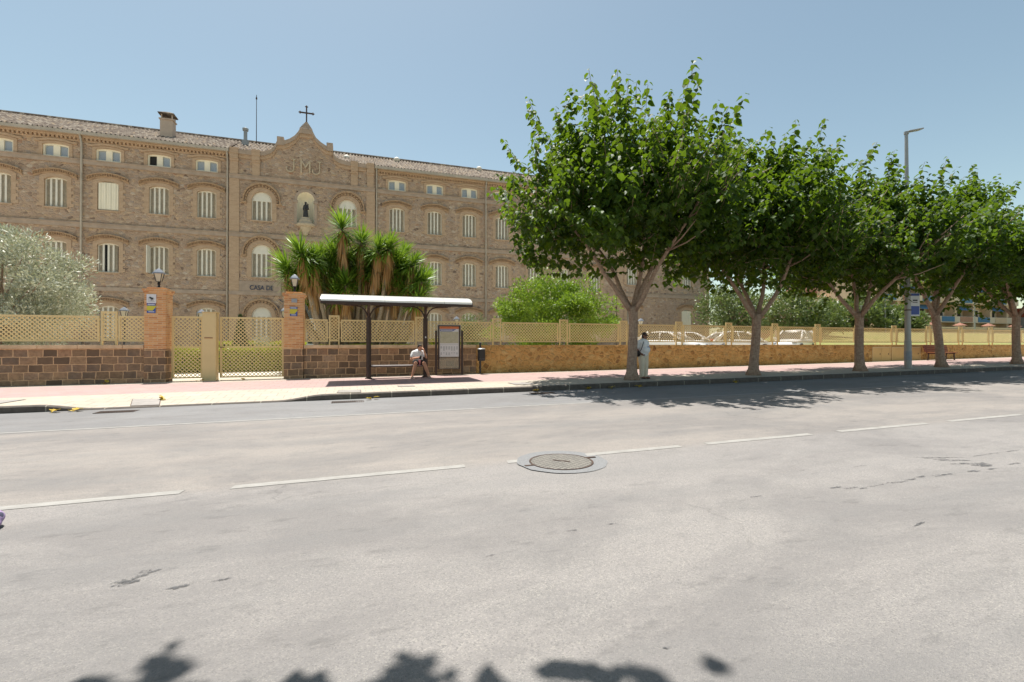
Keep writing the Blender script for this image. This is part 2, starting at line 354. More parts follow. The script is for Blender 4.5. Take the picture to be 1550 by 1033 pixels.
    n = NT('manhole iron'); o = n.sep(); a = n.math('FRACT', n.math('MULTIPLY', n.math('ADD', n.math('MULTIPLY', o[0], .9), n.math('MULTIPLY', o[1], .45)), 21)); b = n.math('FRACT', n.math('MULTIPLY', n.math('SUBTRACT', n.math('MULTIPLY', o[0], .5), n.math('MULTIPLY', o[1], .9)), 17))
    k = n.math('MAXIMUM', n.math('LESS_THAN', a, .34), n.math('LESS_THAN', b, .22)); f = n.noise(12, 4)
    n.bump(k, .6, .01); M['manhole'] = n.fin(n.mix(n.math('MULTIPLY', k, .85), n.ramp(f, [(.3, (.17,.16,.145)), (.7, (.27,.25,.22))]), (.06,.056,.052)), .6)
    def bark(name, a, b):
        n = NT(name); f = n.noise(7, 7, n.scale(k=(1,1,3.2))); w = n.noise(22, 4, n.scale(k=(1,1,.35)))
        n.bump(n.math('ADD', f, w), .55, .02); return n.fin(n.mix(.45, n.ramp(f, [(.3, a), (.7, b)]), n.ramp(w, [(.35, a), (.65, b)])), .9, spec=.2)
    M['bark'] = bark('mulberry bark', (.22,.14,.10), (.50,.36,.27)); M['ybark'] = bark('grey yucca bark', (.22,.175,.12), (.42,.35,.26))
    def leaf(name, stops, trans, tw=.35, rough=.45, spec=.5):
        n = NT(name); gi = n.n('ShaderNodeNewGeometry'); c = n.ramp(gi.outputs['Random Per Island'], stops)
        c = n.mix(n.ramp(n.noise(.9, 3), [(.4, 0), (.65, .4)]), c, stops[-1][1])
        n.fin(c, rough, spec=spec); tr = n.n('ShaderNodeBsdfTranslucent'); n.set(tr.inputs[0], trans)
        mx = n.n('ShaderNodeMixShader'); mx.inputs[0].default_value = tw
        n.t.links.new(n.b.outputs[0], mx.inputs[1]); n.t.links.new(tr.outputs[0], mx.inputs[2]); n.t.links.new(mx.outputs[0], n.out.inputs[0]); return n.mat
    M['leaf'] = leaf('mulberry leaf', [(0, (.012,.040,.008)), (.45, (.019,.058,.010)), (.85, (.032,.080,.013)), (1, (.080,.125,.018))], (.19,.31,.012), .34, .5, .26)
    M['olive'] = leaf('silver olive leaf', [(0, (.24,.255,.17)), (.5, (.44,.45,.33)), (1, (.66,.66,.54))], (.34,.37,.2), .25)
    M['shrub'] = leaf('bright shrub leaf', [(0, (.05,.105,.010)), (.5, (.125,.22,.016)), (1, (.27,.37,.03))], (.27,.42,.025), .34)
    M['hedge'] = leaf('yellow green hedge leaf', [(0, (.14,.22,.014)), (.5, (.29,.36,.022)), (1, (.46,.48,.04))], (.5,.55,.03), .35)
    M['backleaf'] = leaf('garden tree leaf', [(0, (.045,.085,.025)), (.5, (.085,.13,.04)), (1, (.17,.20,.07))], (.2,.27,.05), .3)
    M['darkleaf'] = leaf('dark conifer leaf', [(0, (.02,.04,.012)), (1, (.06,.085,.025))], (.06,.1,.02), .2)
    M['yleaf'] = leaf('yucca sword leaf', [(0, (.05,.12,.012)), (.5, (.11,.22,.02)), (1, (.22,.34,.04))], (.26,.40,.03), .3, .38)
    M['ydead'] = leaf('dead yucca leaf', [(0, (.34,.18,.065)), (.5, (.54,.32,.13)), (1, (.66,.45,.22))], (.5,.28,.1), .25, .8, .2)
    M['agave'] = leaf('pale agave leaf', [(0, (.36,.34,.25)), (1, (.52,.49,.37))], (.4,.4,.25), .15, .6)
    M['yellowleaf'] = leaf('fallen yellow leaf', [(0, (.50,.33,.03)), (1, (.62,.45,.06))], (.5,.35,.03), .2)
    n = NT('white car paint'); M['car'] = n.fin((.80,.80,.79), .25); n.b.inputs['Coat Weight'].default_value = .6
    M['carglass'] = plain('car glass', (.035,.045,.05), .08, .2, 1, spec=.9); M['tyre'] = plain('tyre rubber', (.02,.02,.02), .85)
    M['rim'] = plain('alloy rim', (.45,.45,.46), .3, .1, 4, metal=.6); M['red'] = plain('red lamp lens', (.45,.05,.03), .3)
    M['skin'] = plain('sunburnt skin', (.58,.28,.17), .6, .08, 9); M['skin_dark'] = plain('brown skin', (.27,.125,.078), .55, .1, 9)
    M['hair'] = plain('black hair', (.018,.012,.010), .5, .3, 30); M['hair_b'] = plain('dark brown hair', (.03,.016,.012), .55, .3, 30)
    M['tshirt'] = plain('white cotton', (.74,.74,.76), .9, .06, 9); M['beige'] = plain('beige trousers', (.76,.66,.52), .9, .05, 6)
    M['bluewhite'] = plain('pale blue cotton', (.90,.89,.90), .9, .02, 9)
    M['shorts'] = plain('black cloth', (.02,.019,.022), .9); M['pink'] = plain('pink paper', (.62,.22,.24), .6); M['shoe'] = plain('light sandals', (.50,.42,.36), .7)
    M['lampglass'] = plain('frosted lamp glass', (.62,.55,.42), .3, .05, 4)
    M['lampgrey'] = plain('pale lantern cap', (.26,.28,.32), .4, .1, 6)
    M['signwhite'] = plain('white sign', (.70,.70,.72), .4, .04, 9); M['signyellow'] = plain('yellow sign', (.58,.53,.05), .4, .05, 9); M['signblue'] = plain('blue sign', (.035,.08,.33), .4, .1, 9)
    M['signgrey'] = plain('grey plaque', (.32,.34,.36), .4, .1, 20); M['orange'] = plain('orange poster band', (.62,.17,.055), .4, .08, 9)
    n = NT('route map'); f = n.noise(11, 7); v = n.voro(14, feat='DISTANCE_TO_EDGE')['Distance']
    M['mappaper'] = n.fin(n.mix(n.ramp(v, [(.01, .5), (.03, 0)]), n.ramp(f, [(.3, (.42,.40,.27)), (.7, (.55,.53,.40))]), (.34,.33,.28)), .4)
    n = NT('clear panel'); n.fin((.50,.46,.36), .15); n.b.inputs['Alpha'].default_value = .38; M['acrylic'] = n.mat
    M['redwood'] = plain('red brown bench slats', (.22,.045,.02), .55, .2, 6)
    M['ochredoor'] = plain('ochre painted steel doors', (.66,.46,.18), .6, .06, 2)
    M['render'] = plain('peach render', (.60,.45,.31), .85, .06, .6); M['render2'] = plain('cream render', (.66,.56,.44), .85, .05, .6)
    M['blueawn'] = plain('blue awning cloth', (.07,.18,.32), .8, .1, 3); M['terracotta'] = plain('terracotta panel', (.42,.23,.16), .85, .1, 2); M['wallgrey'] = plain('pinkish boundary wall', (.44,.34,.27), .9, .1, 1)
    n = NT('purple striped knit'); o = n.sep(); w = n.math('FRACT', n.math('MULTIPLY', n.math('ADD', o[0], n.math('MULTIPLY', o[2], .6)), 14))
    M['stripes'] = n.fin(n.ramp(w, [(0, (.34,.25,.42)), (.4, (.07,.07,.12)), (.62, (.30,.34,.5)), (.85, (.04,.04,.07))], 'CONSTANT'), .9)
make_mats()

# ------------------------------------------------------------------ foliage helpers
rnd = random.random
def rv(): 
    while True:
        v = Vector((rnd()*2-1, rnd()*2-1, rnd()*2-1))
        if .02 < v.length < 1: return v.normalized()
def leaf_to(mb, p, d, nrm, L, w=.42):
    d = d.normalized(); s = d.cross(nrm)
    if s.length < .05: s = d.cross(Vector((.3,.9,.2)))
    s.normalize(); n = s.cross(d)
    P = lambda a, b, c: p + d*(a*L) + s*(b*L) + n*(c*L)
    mb.add([p, P(.12,w*.85,.07), P(.5,w,.09), P(1,0,-.12), P(.5,-w,.09), P(.12,-w*.85,.07), P(.42,0,-.02)],
           [(0,1,2,6),(6,2,3),(0,6,4,5),(6,3,4)])
def blade_to(mb, p, d, nrm, L, w, droop=.2):
    d = d.normalized(); s = d.cross(nrm)
    if s.length < .05: s = d.cross(Vector((.3,.9,.2)))
    s.normalize(); e = Vector((0,0,-1))*droop*L
    m = p + d*L*.5 + e*.25; t = p + d*L + e
    mb.add([p - s*w*.3, p + s*w*.3, m + s*w*.5, m - s*w*.5, t], [(0,1,2,3),(3,2,4)])
def quad_to(mb, p, d, nrm, L, w):
    d = d.normalized(); s = d.cross(nrm)
    if s.length < .05: s = d.cross(Vector((.3,.9,.2)))
    s.normalize(); mb.add([p, p + d*L*.5 + s*w*.5, p + d*L, p + d*L*.5 - s*w*.5], [(0,1,2,3)])
# ------------------------------------------------------------------ setting: road, kerb, pavement, courtyard, grass
def grid(name, xs, ys, zf, mat):
    mb = MB(); nx, ny = len(xs), len(ys)
    mb.add([(x, y, zf(x, y)) for y in ys for x in xs], [(j*nx+i, j*nx+i+1, (j+1)*nx+i+1, (j+1)*nx+i) for j in range(ny-1) for i in range(nx-1)])
    return structure(mb, name, mat, fix=False)
def fr(a, b, n): return [a + (b-a)*i/n for i in range(n+1)]
grid('road', fr(-80, -12, 20) + fr(-11, 30, 60) + fr(32, 220, 60), [-4.2, -2, 0, 3, 5.3, 7, 10, KY+.02], lambda x, y: g(x), M['asphalt'])
PX = fr(-80, -12, 20) + fr(-11, 3, 80) + fr(3.5, 60, 60) + fr(65, 220, 30)
grid('pavement', PX, [KY+.12, 13.1, 13.6, 14.1, 14.65, 15.5, 17, 18.4, 20.6], lambda x, y: walk(x, y), M['paving'])
grid('pavement', fr(-80, 120, 40), [-9, -4.3], lambda x, y: g(x)+.14, M['paving'])
mb = MB(); A = []
for x in PX: A.append((x, g(x), g(x) + kerb_h(x)))
vs = []
for x, a, b in A: vs += [(x, KY, a-.05), (x, KY-.004, b-.02), (x, KY+.02, b+.004), (x, KY+.13, b+.006), (x, KY+.13, b-.2)]
mb.add(vs, [(5*i+k, 5*(i+1)+k, 5*(i+1)+k+1, 5*i+k+1) for i in range(len(A)-1) for k in range(4)])
structure(mb, 'kerb', M['kerb'])
grid('courtyard', fr(-80, 60, 140), [20.55] + fr(21, 60, 40), lambda x, y: min(yard(x, y), ycap(x)), M['yard'])
grid('grass_slope', fr(18, 60, 84) + fr(62, 260, 60), [19.55] + fr(20.2, 60, 50) + fr(64, 160, 20), lambda x, y: yard(x, y) - (.25 if yard(x, y) < ycap(x)+.02 else 0), M['grass'])
def far_z(x, y): return min(-.25, g(x)-.5) if y < 60 and x < 200 else -.3 + .006*max(0, y-160) + .004*max(0, x-200)
grid('ground', [-3000, -900, -300, -80, 0, 80, 200, 400, 900, 3000], [-3000, -600, -100, -9, 19, 60, 160, 400, 1000, 3000], far_z, M['earth'])

def on_road(poly, name, mat, dz=.004, sub=1):
    mb = MB(); mb.add([(x, y, g(x)+dz) for x, y in poly], [tuple(range(len(poly)))]); return mb
mb = MB()
for a, b in ((-9.5,-7.2), (-6.65,-4.3), (-3.85,-1.52), (-1.1,1.23), (1.74,4.17), (4.6,6.52), (7.1,9.12), (9.69,11.75), (12.3,14.4), (14.9,17.0), (17.6,19.7), (20.3,22.4)):
    n = 8; xs = fr(a, b, n); mb.add([(x, 5.25, g(x)+.004) for x in xs] + [(x+.02, 5.37, g(x)+.004) for x in xs], [(i, i+1, n+2+i, n+1+i) for i in range(n)])
structure(mb, 'centre_line', M['paint'])
mb = MB(); xs = fr(-60, 120, 180); n = 180
mb.add([(x, 9.83, g(x)+.004) for x in xs] + [(x, 9.92, g(x)+.004) for x in xs], [(i, i+1, n+2+i, n+1+i) for i in range(n)])
structure(mb, 'edge_line', M['paint'])
# dark tar spots and streaks in the near lane
mb = MB()
def gp(px, py):
    Z = 0
    for _ in range(20):
        d = FOC*(CH-Z)/(py-521); xo = (px-775)/FOC; X = d*(SN+xo*CS); Y = d*(CS-xo*SN); Z = g(X)
    return X, Y
def spot(px, py, L, W, ang):
    x, y = gp(px, py); n = 40; c, s = math.cos(ang), math.sin(ang); pts = []; h1, h2, h3 = rnd()*6, rnd()*6, rnd()*6
    for i in range(n):
        t = 2*math.pi*i/n; r = .95 + .22*math.sin(3*t+h1) + .16*math.sin(5*t+h2) + .12*math.sin(9*t+h3) + .15*rnd(); u, v = L*.5*math.cos(t)*r, W*.5*math.sin(t)*r
        pts.append((x+u*c-v*s, y+u*s+v*c, g(x)+.004))
    mb.add(pts, [tuple(range(n))])
for q in ((205,874,.22,.06,.6), (213,868,.12,.05,.7), (196,882,.10,.05,.4), (276,887,.12,.035,.25), (338,877,.10,.018,.1),
          (1415,693,.45,.06,-.35), (1440,697,.35,.07,-.4), (1470,702,.4,.08,-.3), (1487,705,.22,.08,-.2),
          (1265,738,.14,.03,0), (1287,739,.16,.035,0), (1308,739,.12,.03,0), (1320,736,.16,.02,0), (1338,733,.14,.02,0), (1350,731,.16,.04,0), (1362,730,.2,.03,0),
          (1378,726,.16,.03,0), (1392,722,.14,.03,0), (1420,720,.16,.05,0), (1434,718,.2,.025,0), (1474,713,.2,.05,0), (1500,710,.16,.03,0), (1535,702,.2,.03,0), (1480,690,.2,.015,0), (1500,687,.3,.015,0), (1530,683,.3,.02,0),
          (1300,706,.16,.03,0), (1142,752,.12,.02,0), (1215,712,.09,.02,0), (866,803,.08,.016,0), (925,793,.07,.016,0), (742,841,.06,.012,.2), (1010,980,.05,.012,-.3), (1390,793,.16,.02,.2)):
    spot(*q)
structure(mb, 'tar_spots', M['stain'])
mb = MB(); x, y = 2.36, 5.12; n = 40
mb.add([(x+.53*math.cos(2*math.pi*i/n)*(1+.02*math.sin(i*1.7)), y+.53*math.sin(2*math.pi*i/n), g(x)+.007) for i in range(n)], [tuple(range(n))])
structure(mb, 'asphalt_patch', M['patch'])
t = thing('manhole_cover', (2.34, 5.09, g(2.34)), 'round pale iron manhole cover ringed by fresh asphalt on the centre line', 'manhole cover')
mb = MB(); z0 = g(2.34); c = (2.34, 5.09, z0); n = 40
mb.lathe([(.355,.006),(.355,.014),(.375,.014),(.375,.006)], c, 40); mb.box(2.34-.47,2.34-.37,5.02,5.06,z0+.007,z0+.013); mb.box(2.34+.33,2.34+.48,5.13,5.17,z0+.010,z0+.016)
mb.build('frame_ring', M['iron'], t)
mb = MB(); mb.lathe([(.353,.006),(.353,.012),(.345,.015),(.01,.0155)], c, 40); mb.build('cover', M['manhole'], t)
mb = MB(); mb.bar((2.26,5.16,z0+.016),(2.42,5.02,z0+.016),.03,.008); mb.build('lifting_slot', M['iron'], t)

def slab(name, pts, mat, label, cat, lift, road=False, group=None):
    t = thing(name, (sum(p[0] for p in pts)/len(pts), sum(p[1] for p in pts)/len(pts), 0), label, cat, group)
    zf = (lambda x, y: g(x)) if road else walk; mb = MB(); n = len(pts)
    mb.add([(x, y, zf(x, y)+lift-.03) for x, y in pts] + [(x, y, zf(x, y)+lift) for x, y in pts], [tuple(range(n)), tuple(range(n, 2*n))] + [(i, (i+1)%n, n+(i+1)%n, n+i) for i in range(n)])
    cx = sum(p[0] for p in pts)/n; cy = sum(p[1] for p in pts)/n
    mb.build('lid', mat, t)
    mb = MB(); k = 1.06; q = [(cx+(x-cx)*k, cy+(y-cy)*k) for x, y in pts]
    mb.add([(x, y, zf(x, y)+lift-.035) for x, y in q] + [(x, y, zf(x, y)+lift-.005) for x, y in q], [tuple(range(n)), tuple(range(n, 2*n))] + [(i, (i+1)%n, n+(i+1)%n, n+i) for i in range(n)])
    mb.build('rim', M['iron'], t); return t
slab('access_plate', [(-4.68,12.95),(-4.14,12.93),(-4.38,13.75),(-4.95,13.8)], M['plate'], 'large grey access plate in the dropped pavement left of the gate', 'access plate', .012)
slab('access_plate', [(-.31,13.1),(.26,12.98),(.27,13.65),(-.27,13.75)], M['plate'], 'grey access plate in the pavement in front of the bus shelter', 'access plate', .012)
slab('access_plate', [(1.35,14.2),(1.8,14.15),(1.8,14.5),(1.35,14.55)], M['plate'], 'small narrow access plate beside the shelter shadow', 'access plate', .012)
slab('access_plate', [(4.7,13.5),(5.3,13.45),(5.3,14.1),(4.7,14.15)], M['plate'], 'access plate half shaded by the first tree from the shelter', 'access plate', .012)
slab('access_plate', [(-7.9,13.55),(-7.25,13.5),(-7.2,14.2),(-7.85,14.25)], M['plate'], 'access plate near the left edge of the photo', 'access plate', .012)
def drain(x0, x1, label):
    t = thing('drain_grate', ((x0+x1)/2, 12.1, g(x0)), label, 'drain grate', 'gutter drain grates'); z = g(x0)
    mb = MB(); mb.box(x0, x1, 12.02, 12.03, z+.002, z+.012); mb.box(x0, x1, 12.33, 12.34, z+.002, z+.012)
    k = int((x1-x0)/.045)
    for i in range(k+1): mb.box(x0+i*.045, x0+i*.045+.02, 12.03, 12.33, z+.003, z+.011)
    mb.build('bars', M['iron'], t); mb = MB(); mb.box(x0+.01, x1-.01, 12.03, 12.33, z+.001, z+.004); mb.build('sump', M['dark'], t)
drain(-.42, .30, 'slotted iron drain grate in the gutter below the bus shelter')
drain(-5.0, -4.3, 'worn drain grate in the gutter before the dropped kerb')
drain(4.7, 5.4, 'drain grate in the gutter left of the first tree')

# ------------------------------------------------------------------ the convent building
B = 38.0
bld = thing('stone_convent', (-3.1, B, .15), 'long three storey stone convent with curved gable, cross and tiled roof behind the wall', 'building')
def arc(w, z0, zs, rise, n=14):
    pts = [(-w/2, z0)]
    R_ = (w*w/4 + rise*rise)/(2*rise); a0 = math.asin(min(1, w/2/R_)); a0 = math.pi - a0 if rise > w/2+1e-6 else a0
    for i in range(n+1):
        a = -a0 + 2*a0*i/n; pts.append((R_*math.sin(a), zs + rise - R_ + R_*math.cos(a)))
    return pts + [(w/2, z0)]
LB = ORG[bld.name]
def proto(name, mb, mat, parent, **k): return mb.build(name, mat, parent, org=Vector((0,0,0)), **k)
def fill(mb, outl, y0, y1): mb.prism(outl, y0, y1)
def win_surround(w, z0, zs, rise, s, hood, round_=False, quoin=True):
    inn = arc(w, z0, zs, rise); out = arc(w+2*s, z0, zs + (0 if round_ else s*.75), rise + (s if round_ else rise*.15+.03))
    mb = MB(); mb.strip(inn, out, -.035, .02)
    n = len(inn)                                               # reveals
    mb.add([(x,.02,z) for x,z in inn] + [(x,.26,z) for x,z in inn], [(i,i+1,n+i+1,n+i) for i in range(n-1)])
    if quoin:
        k = 0; z = z0+.05
        while z < zs-.15:
            if k % 2 == 0:
                for sg in (-1, 1):
                    x = sg*(w/2+s); mb.box(min(x, x+sg*.12), max(x, x+sg*.12), -.033, .02, z, z+.2)
            k += 1; z += .2
    mb.box(-w/2-.08, w/2+.08, -.06, .24, z0-.09, z0)
    o = proto('window_surround', mb, M['obrick'], None, fix=True)
    if hood:
        h = MB(); e = hood
        if round_:
            for q in range(2):
                r = s+.02+q*.16; a = arc(w+2*r, zs-.12, zs, rise+r)[1:-1]; b = arc(w+2*r+.14, zs-.12, zs, rise+r+.14)[1:-1]
                a = [(-w/2-r, zs-.15)]+a+[(w/2+r, zs-.15)]; b = [(-w/2-r-.14, zs-.15)]+b+[(w/2+r+.14, zs-.15)]
                if q: h.strip(a, b, -.16, .02)
                else:
                    for i in range(len(a)-1):
                        h.strip([a[i], ((a[i][0]+a[i+1][0])/2, (a[i][1]+a[i+1][1])/2)], [b[i], ((b[i][0]+b[i+1][0])/2, (b[i][1]+b[i+1][1])/2)], -.11, .02)
            h.box(-w/2-s-.36, -w/2-s-.0, -.15, .02, zs-.26, zs-.152); h.box(w/2+s, w/2+s+.36, -.15, .02, zs-.26, zs-.152)
        else:
            ww = w + 2*s + .62; zz = zs + s*.75 + rise + .02; rr = .30
            for q, (dz, th, pr) in enumerate(((0,.11,.06), (.11,.13,.12), (.24,.07,.17))):
                a = arc(ww, 0, zz-.28+dz, rr, 26)[1:-1]; b = [(x, z+th) for x, z in a]
                if q == 1:
                    for i in range(0, len(a)-1): h.strip([a[i], ((a[i][0]*.45+a[i+1][0]*.55), (a[i][1]+a[i+1][1])/2)], [b[i], (a[i][0]*.45+a[i+1][0]*.55, (b[i][1]+b[i+1][1])/2)], -pr, .02)
                else: h.strip(a, b, -pr, .02)
        ho = proto('hood_mould', h, M['dbrick'], o)
    return o
def shutter_window(w, z0, zs, rise, var='bars', round_=False):
    inn = arc(w, z0, zs, rise); mb = MB(); zt = zs + rise
    inn2 = arc(w-.10, z0+.05, zs-(0 if round_ else .02), max(.02, rise-(.05 if round_ else .03)))
    mb.strip(inn, inn2, .12, .22); mb.box(-w/2+.001, w/2-.001, .121, .219, z0, z0+.05)
    o = proto('window', mb, M['white'], None)
    zb = z0+.05; zk = zs if round_ else zs+rise*.55
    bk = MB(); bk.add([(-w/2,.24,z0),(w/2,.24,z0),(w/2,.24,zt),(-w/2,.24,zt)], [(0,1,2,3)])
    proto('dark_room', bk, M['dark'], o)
    if var == 'closed':
        s = MB()
        for i in range(8): s.prism([(-w/2+.04+i*(w-.08)/8+.006, zb), (-w/2+.04+(i+1)*(w-.08)/8-.006, zb), (-w/2+.04+(i+1)*(w-.08)/8-.006, zk), (-w/2+.04+i*(w-.08)/8+.006, zk)], -.0+.02*(i%2), .1)
        proto('shutter', s, M['cream'], o)
    else:
        nb = 4; gw = (w-.10)/ (nb + .62*(nb-1) + .5); lv = MB(); br = MB(); x = -w/2+.05+.12*gw
        for i in range(nb):
            if not (var == 'ajar' and i == 1):
                z = zb
                while z < zk-.02:
                    lv.add([(x,.15,z),(x+gw,.15,z),(x+gw,.185,z+.05),(x,.185,z+.05)], [(0,1,2,3)]); z += .045
            if i < nb-1: br.box(x+gw, x+gw+.62*gw, .115, .2, zb, zk)
            x += gw*1.62
        if var != 'ajar': lv.box(-w/2+.06, w/2-.06, .184, .199, zb+.01, zk-.01)
        if round_: br.prism([(q[0]*.97, max(q[1], zk-.02)) for q in inn2], .11, .18)
        else: br.strip([(q[0], zk-.03) for q in inn2[1:-1]], [(q[0], q[1]+.01) for q in inn2[1:-1]], .13, .19)
        if var == 'open':
            br.bar((-w/2+.06,.10,(zb+zk)/2), (-w/2+.02,-.42,(zb+zk)/2), .05, zk-zb)
        proto('shutter', br, M['white'], o); proto('louvres', lv, M['louvre'], o)
    return o
def attic_window(w, z0, zs, rise, openl=False):
    inn = arc(w, z0, zs, rise); inn2 = arc(w-.19, z0+.13, zs-.07, rise-.03); mb = MB()
    mb.strip(inn, inn2, .06, .2); mb.box(-w/2+.001, w/2-.001, .04, .199, z0, z0+.13); mb.box(-.17, .17, .085, .195, z0+.10, zs+rise-.03)
    o = proto('window', mb, M['cream'], None)
    for sg in (-1, 1):
        p = MB(); x0, x1 = sorted((sg*.17, sg*(w/2-.07))); p.box(x0, x1, .17, .18, z0+.10, zs+rise-.03)
        proto('pane', p, M['dark'] if (openl and sg < 0) else M['meshpane'], o)
    return o
def attic_surround(w, z0, zs, rise):
    inn = arc(w, z0, zs, rise); out = arc(w+.36, z0, zs+.10, rise+.05); mb = MB(); mb.strip(inn, out, -.04, .02); n = len(inn)
    mb.add([(x,.02,z) for x,z in inn] + [(x,.22,z) for x,z in inn], [(i,i+1,n+i+1,n+i) for i in range(n-1)])
    o = proto('window_surround', mb, M['obrick'], None)
    a = arc(w+.40, z0, zs+.13, rise+.04)[1:-1]; h = MB(); a = [(-w/2-.42, zs+.13)] + a + [(w/2+.42, zs+.13)]
    h.strip(a, [(x, z+.13) for x, z in a], -.10, .02); proto('hood_mould', h, M['obrick'], o); return o
def place(o, x, z, yoff, first):
    c = o if first else copy_tree(o); c.parent = bld; c.location = (x-LB.x, yoff, z-LB.z); return c
def delete(o):
    for c in kids(o): delete(c)
    bpy.data.objects.remove(o)
# outline heights: (z0, zs, rise)
ROWS = dict(attic=(1.36, 13.30, 14.10, .085), r2=(1.16, 10.15, 11.88, .17), r3=(1.16, 6.10, 7.86, .17), r4=(1.2, 1.70, 3.72, .2))
left = [-26.1, -23.35, -20.55, -17.77, -15.02, -12.21, -9.43]; right = [3.45, 6.40, 9.24, 12.06, 14.95, 17.85, 20.8]; end = [24.6, 30.65]
center = [-5.98, -.2]; EO = .75
protos = {}
EY = lambda x: -.1 if x > 23 else 0.0
holes = []                                                   # (x, halfwidth, z0, z1, zone)
def add_window(key, x, mk, dz=0, y=0.0):
    if key not in protos: protos[key] = [mk(), True]
    p = protos[key]; c = place(p[0], x, dz, y, p[1]); p[1] = False; return c
for x in left + right + end:
    dz = EO if x in end else 0
    w, z0, zs, r = ROWS['attic']; holes.append((x, w/2+.03, z0+dz, zs+r+dz+.02))
    add_window('attic_open' if abs(x+12.21) < .1 else 'attic', x, lambda: attic_window(w, z0, zs, r, abs(x+12.21) < .1), dz, EY(x))
    add_window('attic_s', x, lambda: attic_surround(w, z0, zs, r), dz, EY(x))
    for row in ('r2', 'r3', 'r4'):
        w, z0, zs, r = ROWS[row]; holes.append((x, w/2+.03, z0+dz, zs+r+dz+.02))
        var = 'bars'
        if row == 'r2' and abs(x+15.02) < .1: var = 'closed'
        if row == 'r3' and abs(x+12.21) < .1: var = 'open'
        if row == 'r3' and abs(x+15.02) < .1: var = 'ajar'
        if row == 'r4' and x == 30.65: var = 'closed'
        add_window(row+var, x, lambda: shutter_window(w, z0, zs, r, var), dz, EY(x))
        add_window(row+'s', x, lambda: win_surround(w, z0, zs, r, .24, 1), dz, EY(x))
CR = dict(c2=(1.3, 10.20, 11.62, .65), c3=(1.3, 6.15, 7.85, .65), c4=(1.3, 1.65, 3.36, .66))
YC = -.16
choles = []
for x in center:
    for row in CR:
        w, z0, zs, r = CR[row]; choles.append((x, w/2+.03, z0, zs+r+.01))
        add_window(row, x, lambda: shutter_window(w, z0, zs, r, 'bars', True), 0, YC)
        add_window(row+'s', x, lambda: win_surround(w, z0, zs, r, .30, 1, True, False), 0, YC)
# niche and main door in the centre
choles += [(-3.1, .62, 10.25, 12.56), (-3.1, 1.32, .3, 4.52)]
def wall(mb, x0, x1, z0, z1, hs, y):
    xs = sorted({x0, x1} | {h[0]-h[1] for h in hs} | {h[0]+h[1] for h in hs}); zs = sorted({z0, z1} | {h[2] for h in hs} | {h[3] for h in hs})
    xs = [x for x in xs if x0 <= x <= x1]; zs = [z for z in zs if z0 <= z <= z1]; n = len(xs); fs = []
    for j in range(len(zs)-1):
        for i in range(n-1):
            cx, cz = (xs[i]+xs[i+1])/2, (zs[j]+zs[j+1])/2
            if not any(abs(cx-h[0]) < h[1] and h[2] < cz < h[3] for h in hs): fs.append((j*n+i, j*n+i+1, (j+1)*n+i+1, (j+1)*n+i))
    mb.add([(x, y, z) for z in zs for x in xs], fs)
W0, W1, C0, C1, E0 = -27.4, 33.3, -8.03, 1.78, 23.0
mb = MB(); wall(mb, W0, C0, -.4, 15.0, [h for h in holes if h[0] < C0], B); wall(mb, C1, E0, -.4, 15.0, [h for h in holes if C1 < h[0] < E0], B)
wall(mb, C0, C1, -.4, 14.2, choles, B+YC); wall(mb, E0, W1, -.4, 16.2, [h for h in holes if h[0] > E0], B-.1)
mb.add([(W1,B-.1,-.4),(W1,B+10,-.4),(W1,B+10,16.2),(W1,B-.1,16.2)], [(0,1,2,3)]); mb.add([(W0,B,-.4),(W0,B+9,-.4),(W0,B+9,15),(W0,B+4.5,17.5),(W0,B,15)], [(0,1,2,3,4)])
mb.add([(W0,B+9,-.4),(W1,B+9,-.4),(W1,B+9,15),(W0,B+9,15)], [(0,1,2,3)])
for x, zt in ((C0, 15.1), (C1, 15.1)): mb.add([(x,B+YC,-.4),(x,B+.02,-.4),(x,B+.02,zt),(x,B+YC,zt)], [(0,1,2,3)])
mb.add([(E0,B-.1,-.4),(E0,B+10,-.4),(E0,B+10,16.2),(E0,B-.1,16.2)], [(0,1,2,3)])
top = [(-8.03,15.07),(-6.33, 15.07), (-5.82, 15.13), (-5.4, 15.33), (-5.14, 15.65), (-4.99, 16.02), (-4.58, 16.06), (-4.18, 16.26), (-3.83, 16.55), (-3.61, 16.86), (-3.5, 17.08), (-2.66, 17.08), (-2.55, 16.86), (-2.4, 16.58), (-2.08, 16.3), (-1.67, 16.06), (-1.24, 16.02), (-1.24, 15.73), (-1.12, 15.42), (-.84, 15.23), (-.42, 15.13), (.19, 15.08), (1.78,15.07)]
pz = [(-8.03, 14.2)] + top + [(1.78, 14.2)]
mb.prism(pz, B+YC, B+.35)
mb.build('wall', M['rubble'], bld)
mb = MB(); yc = B+YC
mb.strip([(x, z-.30) for x, z in top], [(x, z+.002) for x, z in top], yc-.16, B+.40)
for x in (-4.78, -1.46): mb.box(x-.22, x+.22, yc-.19, B+.42, 15.72, 16.32)
mb.build('gable_coping', M['band'], bld)
mb = MB(); mb.strip([(x, z-.56) for x, z in top], [(x, z-.302) for x, z in top], yc-.08, yc+.02)
for i in range(len(top)-1):
    (xa, za), (xb, zb) = top[i], top[i+1]; L = math.hypot(xb-xa, zb-za); k = max(1, int(L/.16))
    for j in range(k):
        x = xa+(xb-xa)*(j+.25)/k; z = za+(zb-za)*(j+.25)/k
        if abs(zb-za) < abs(xb-xa)*2: mb.box(x-.035, x+.035, yc-.12, yc-.079, z-.42, z-.303)
mb.build('dentil_band', M['obrick'], bld)
mb = MB()
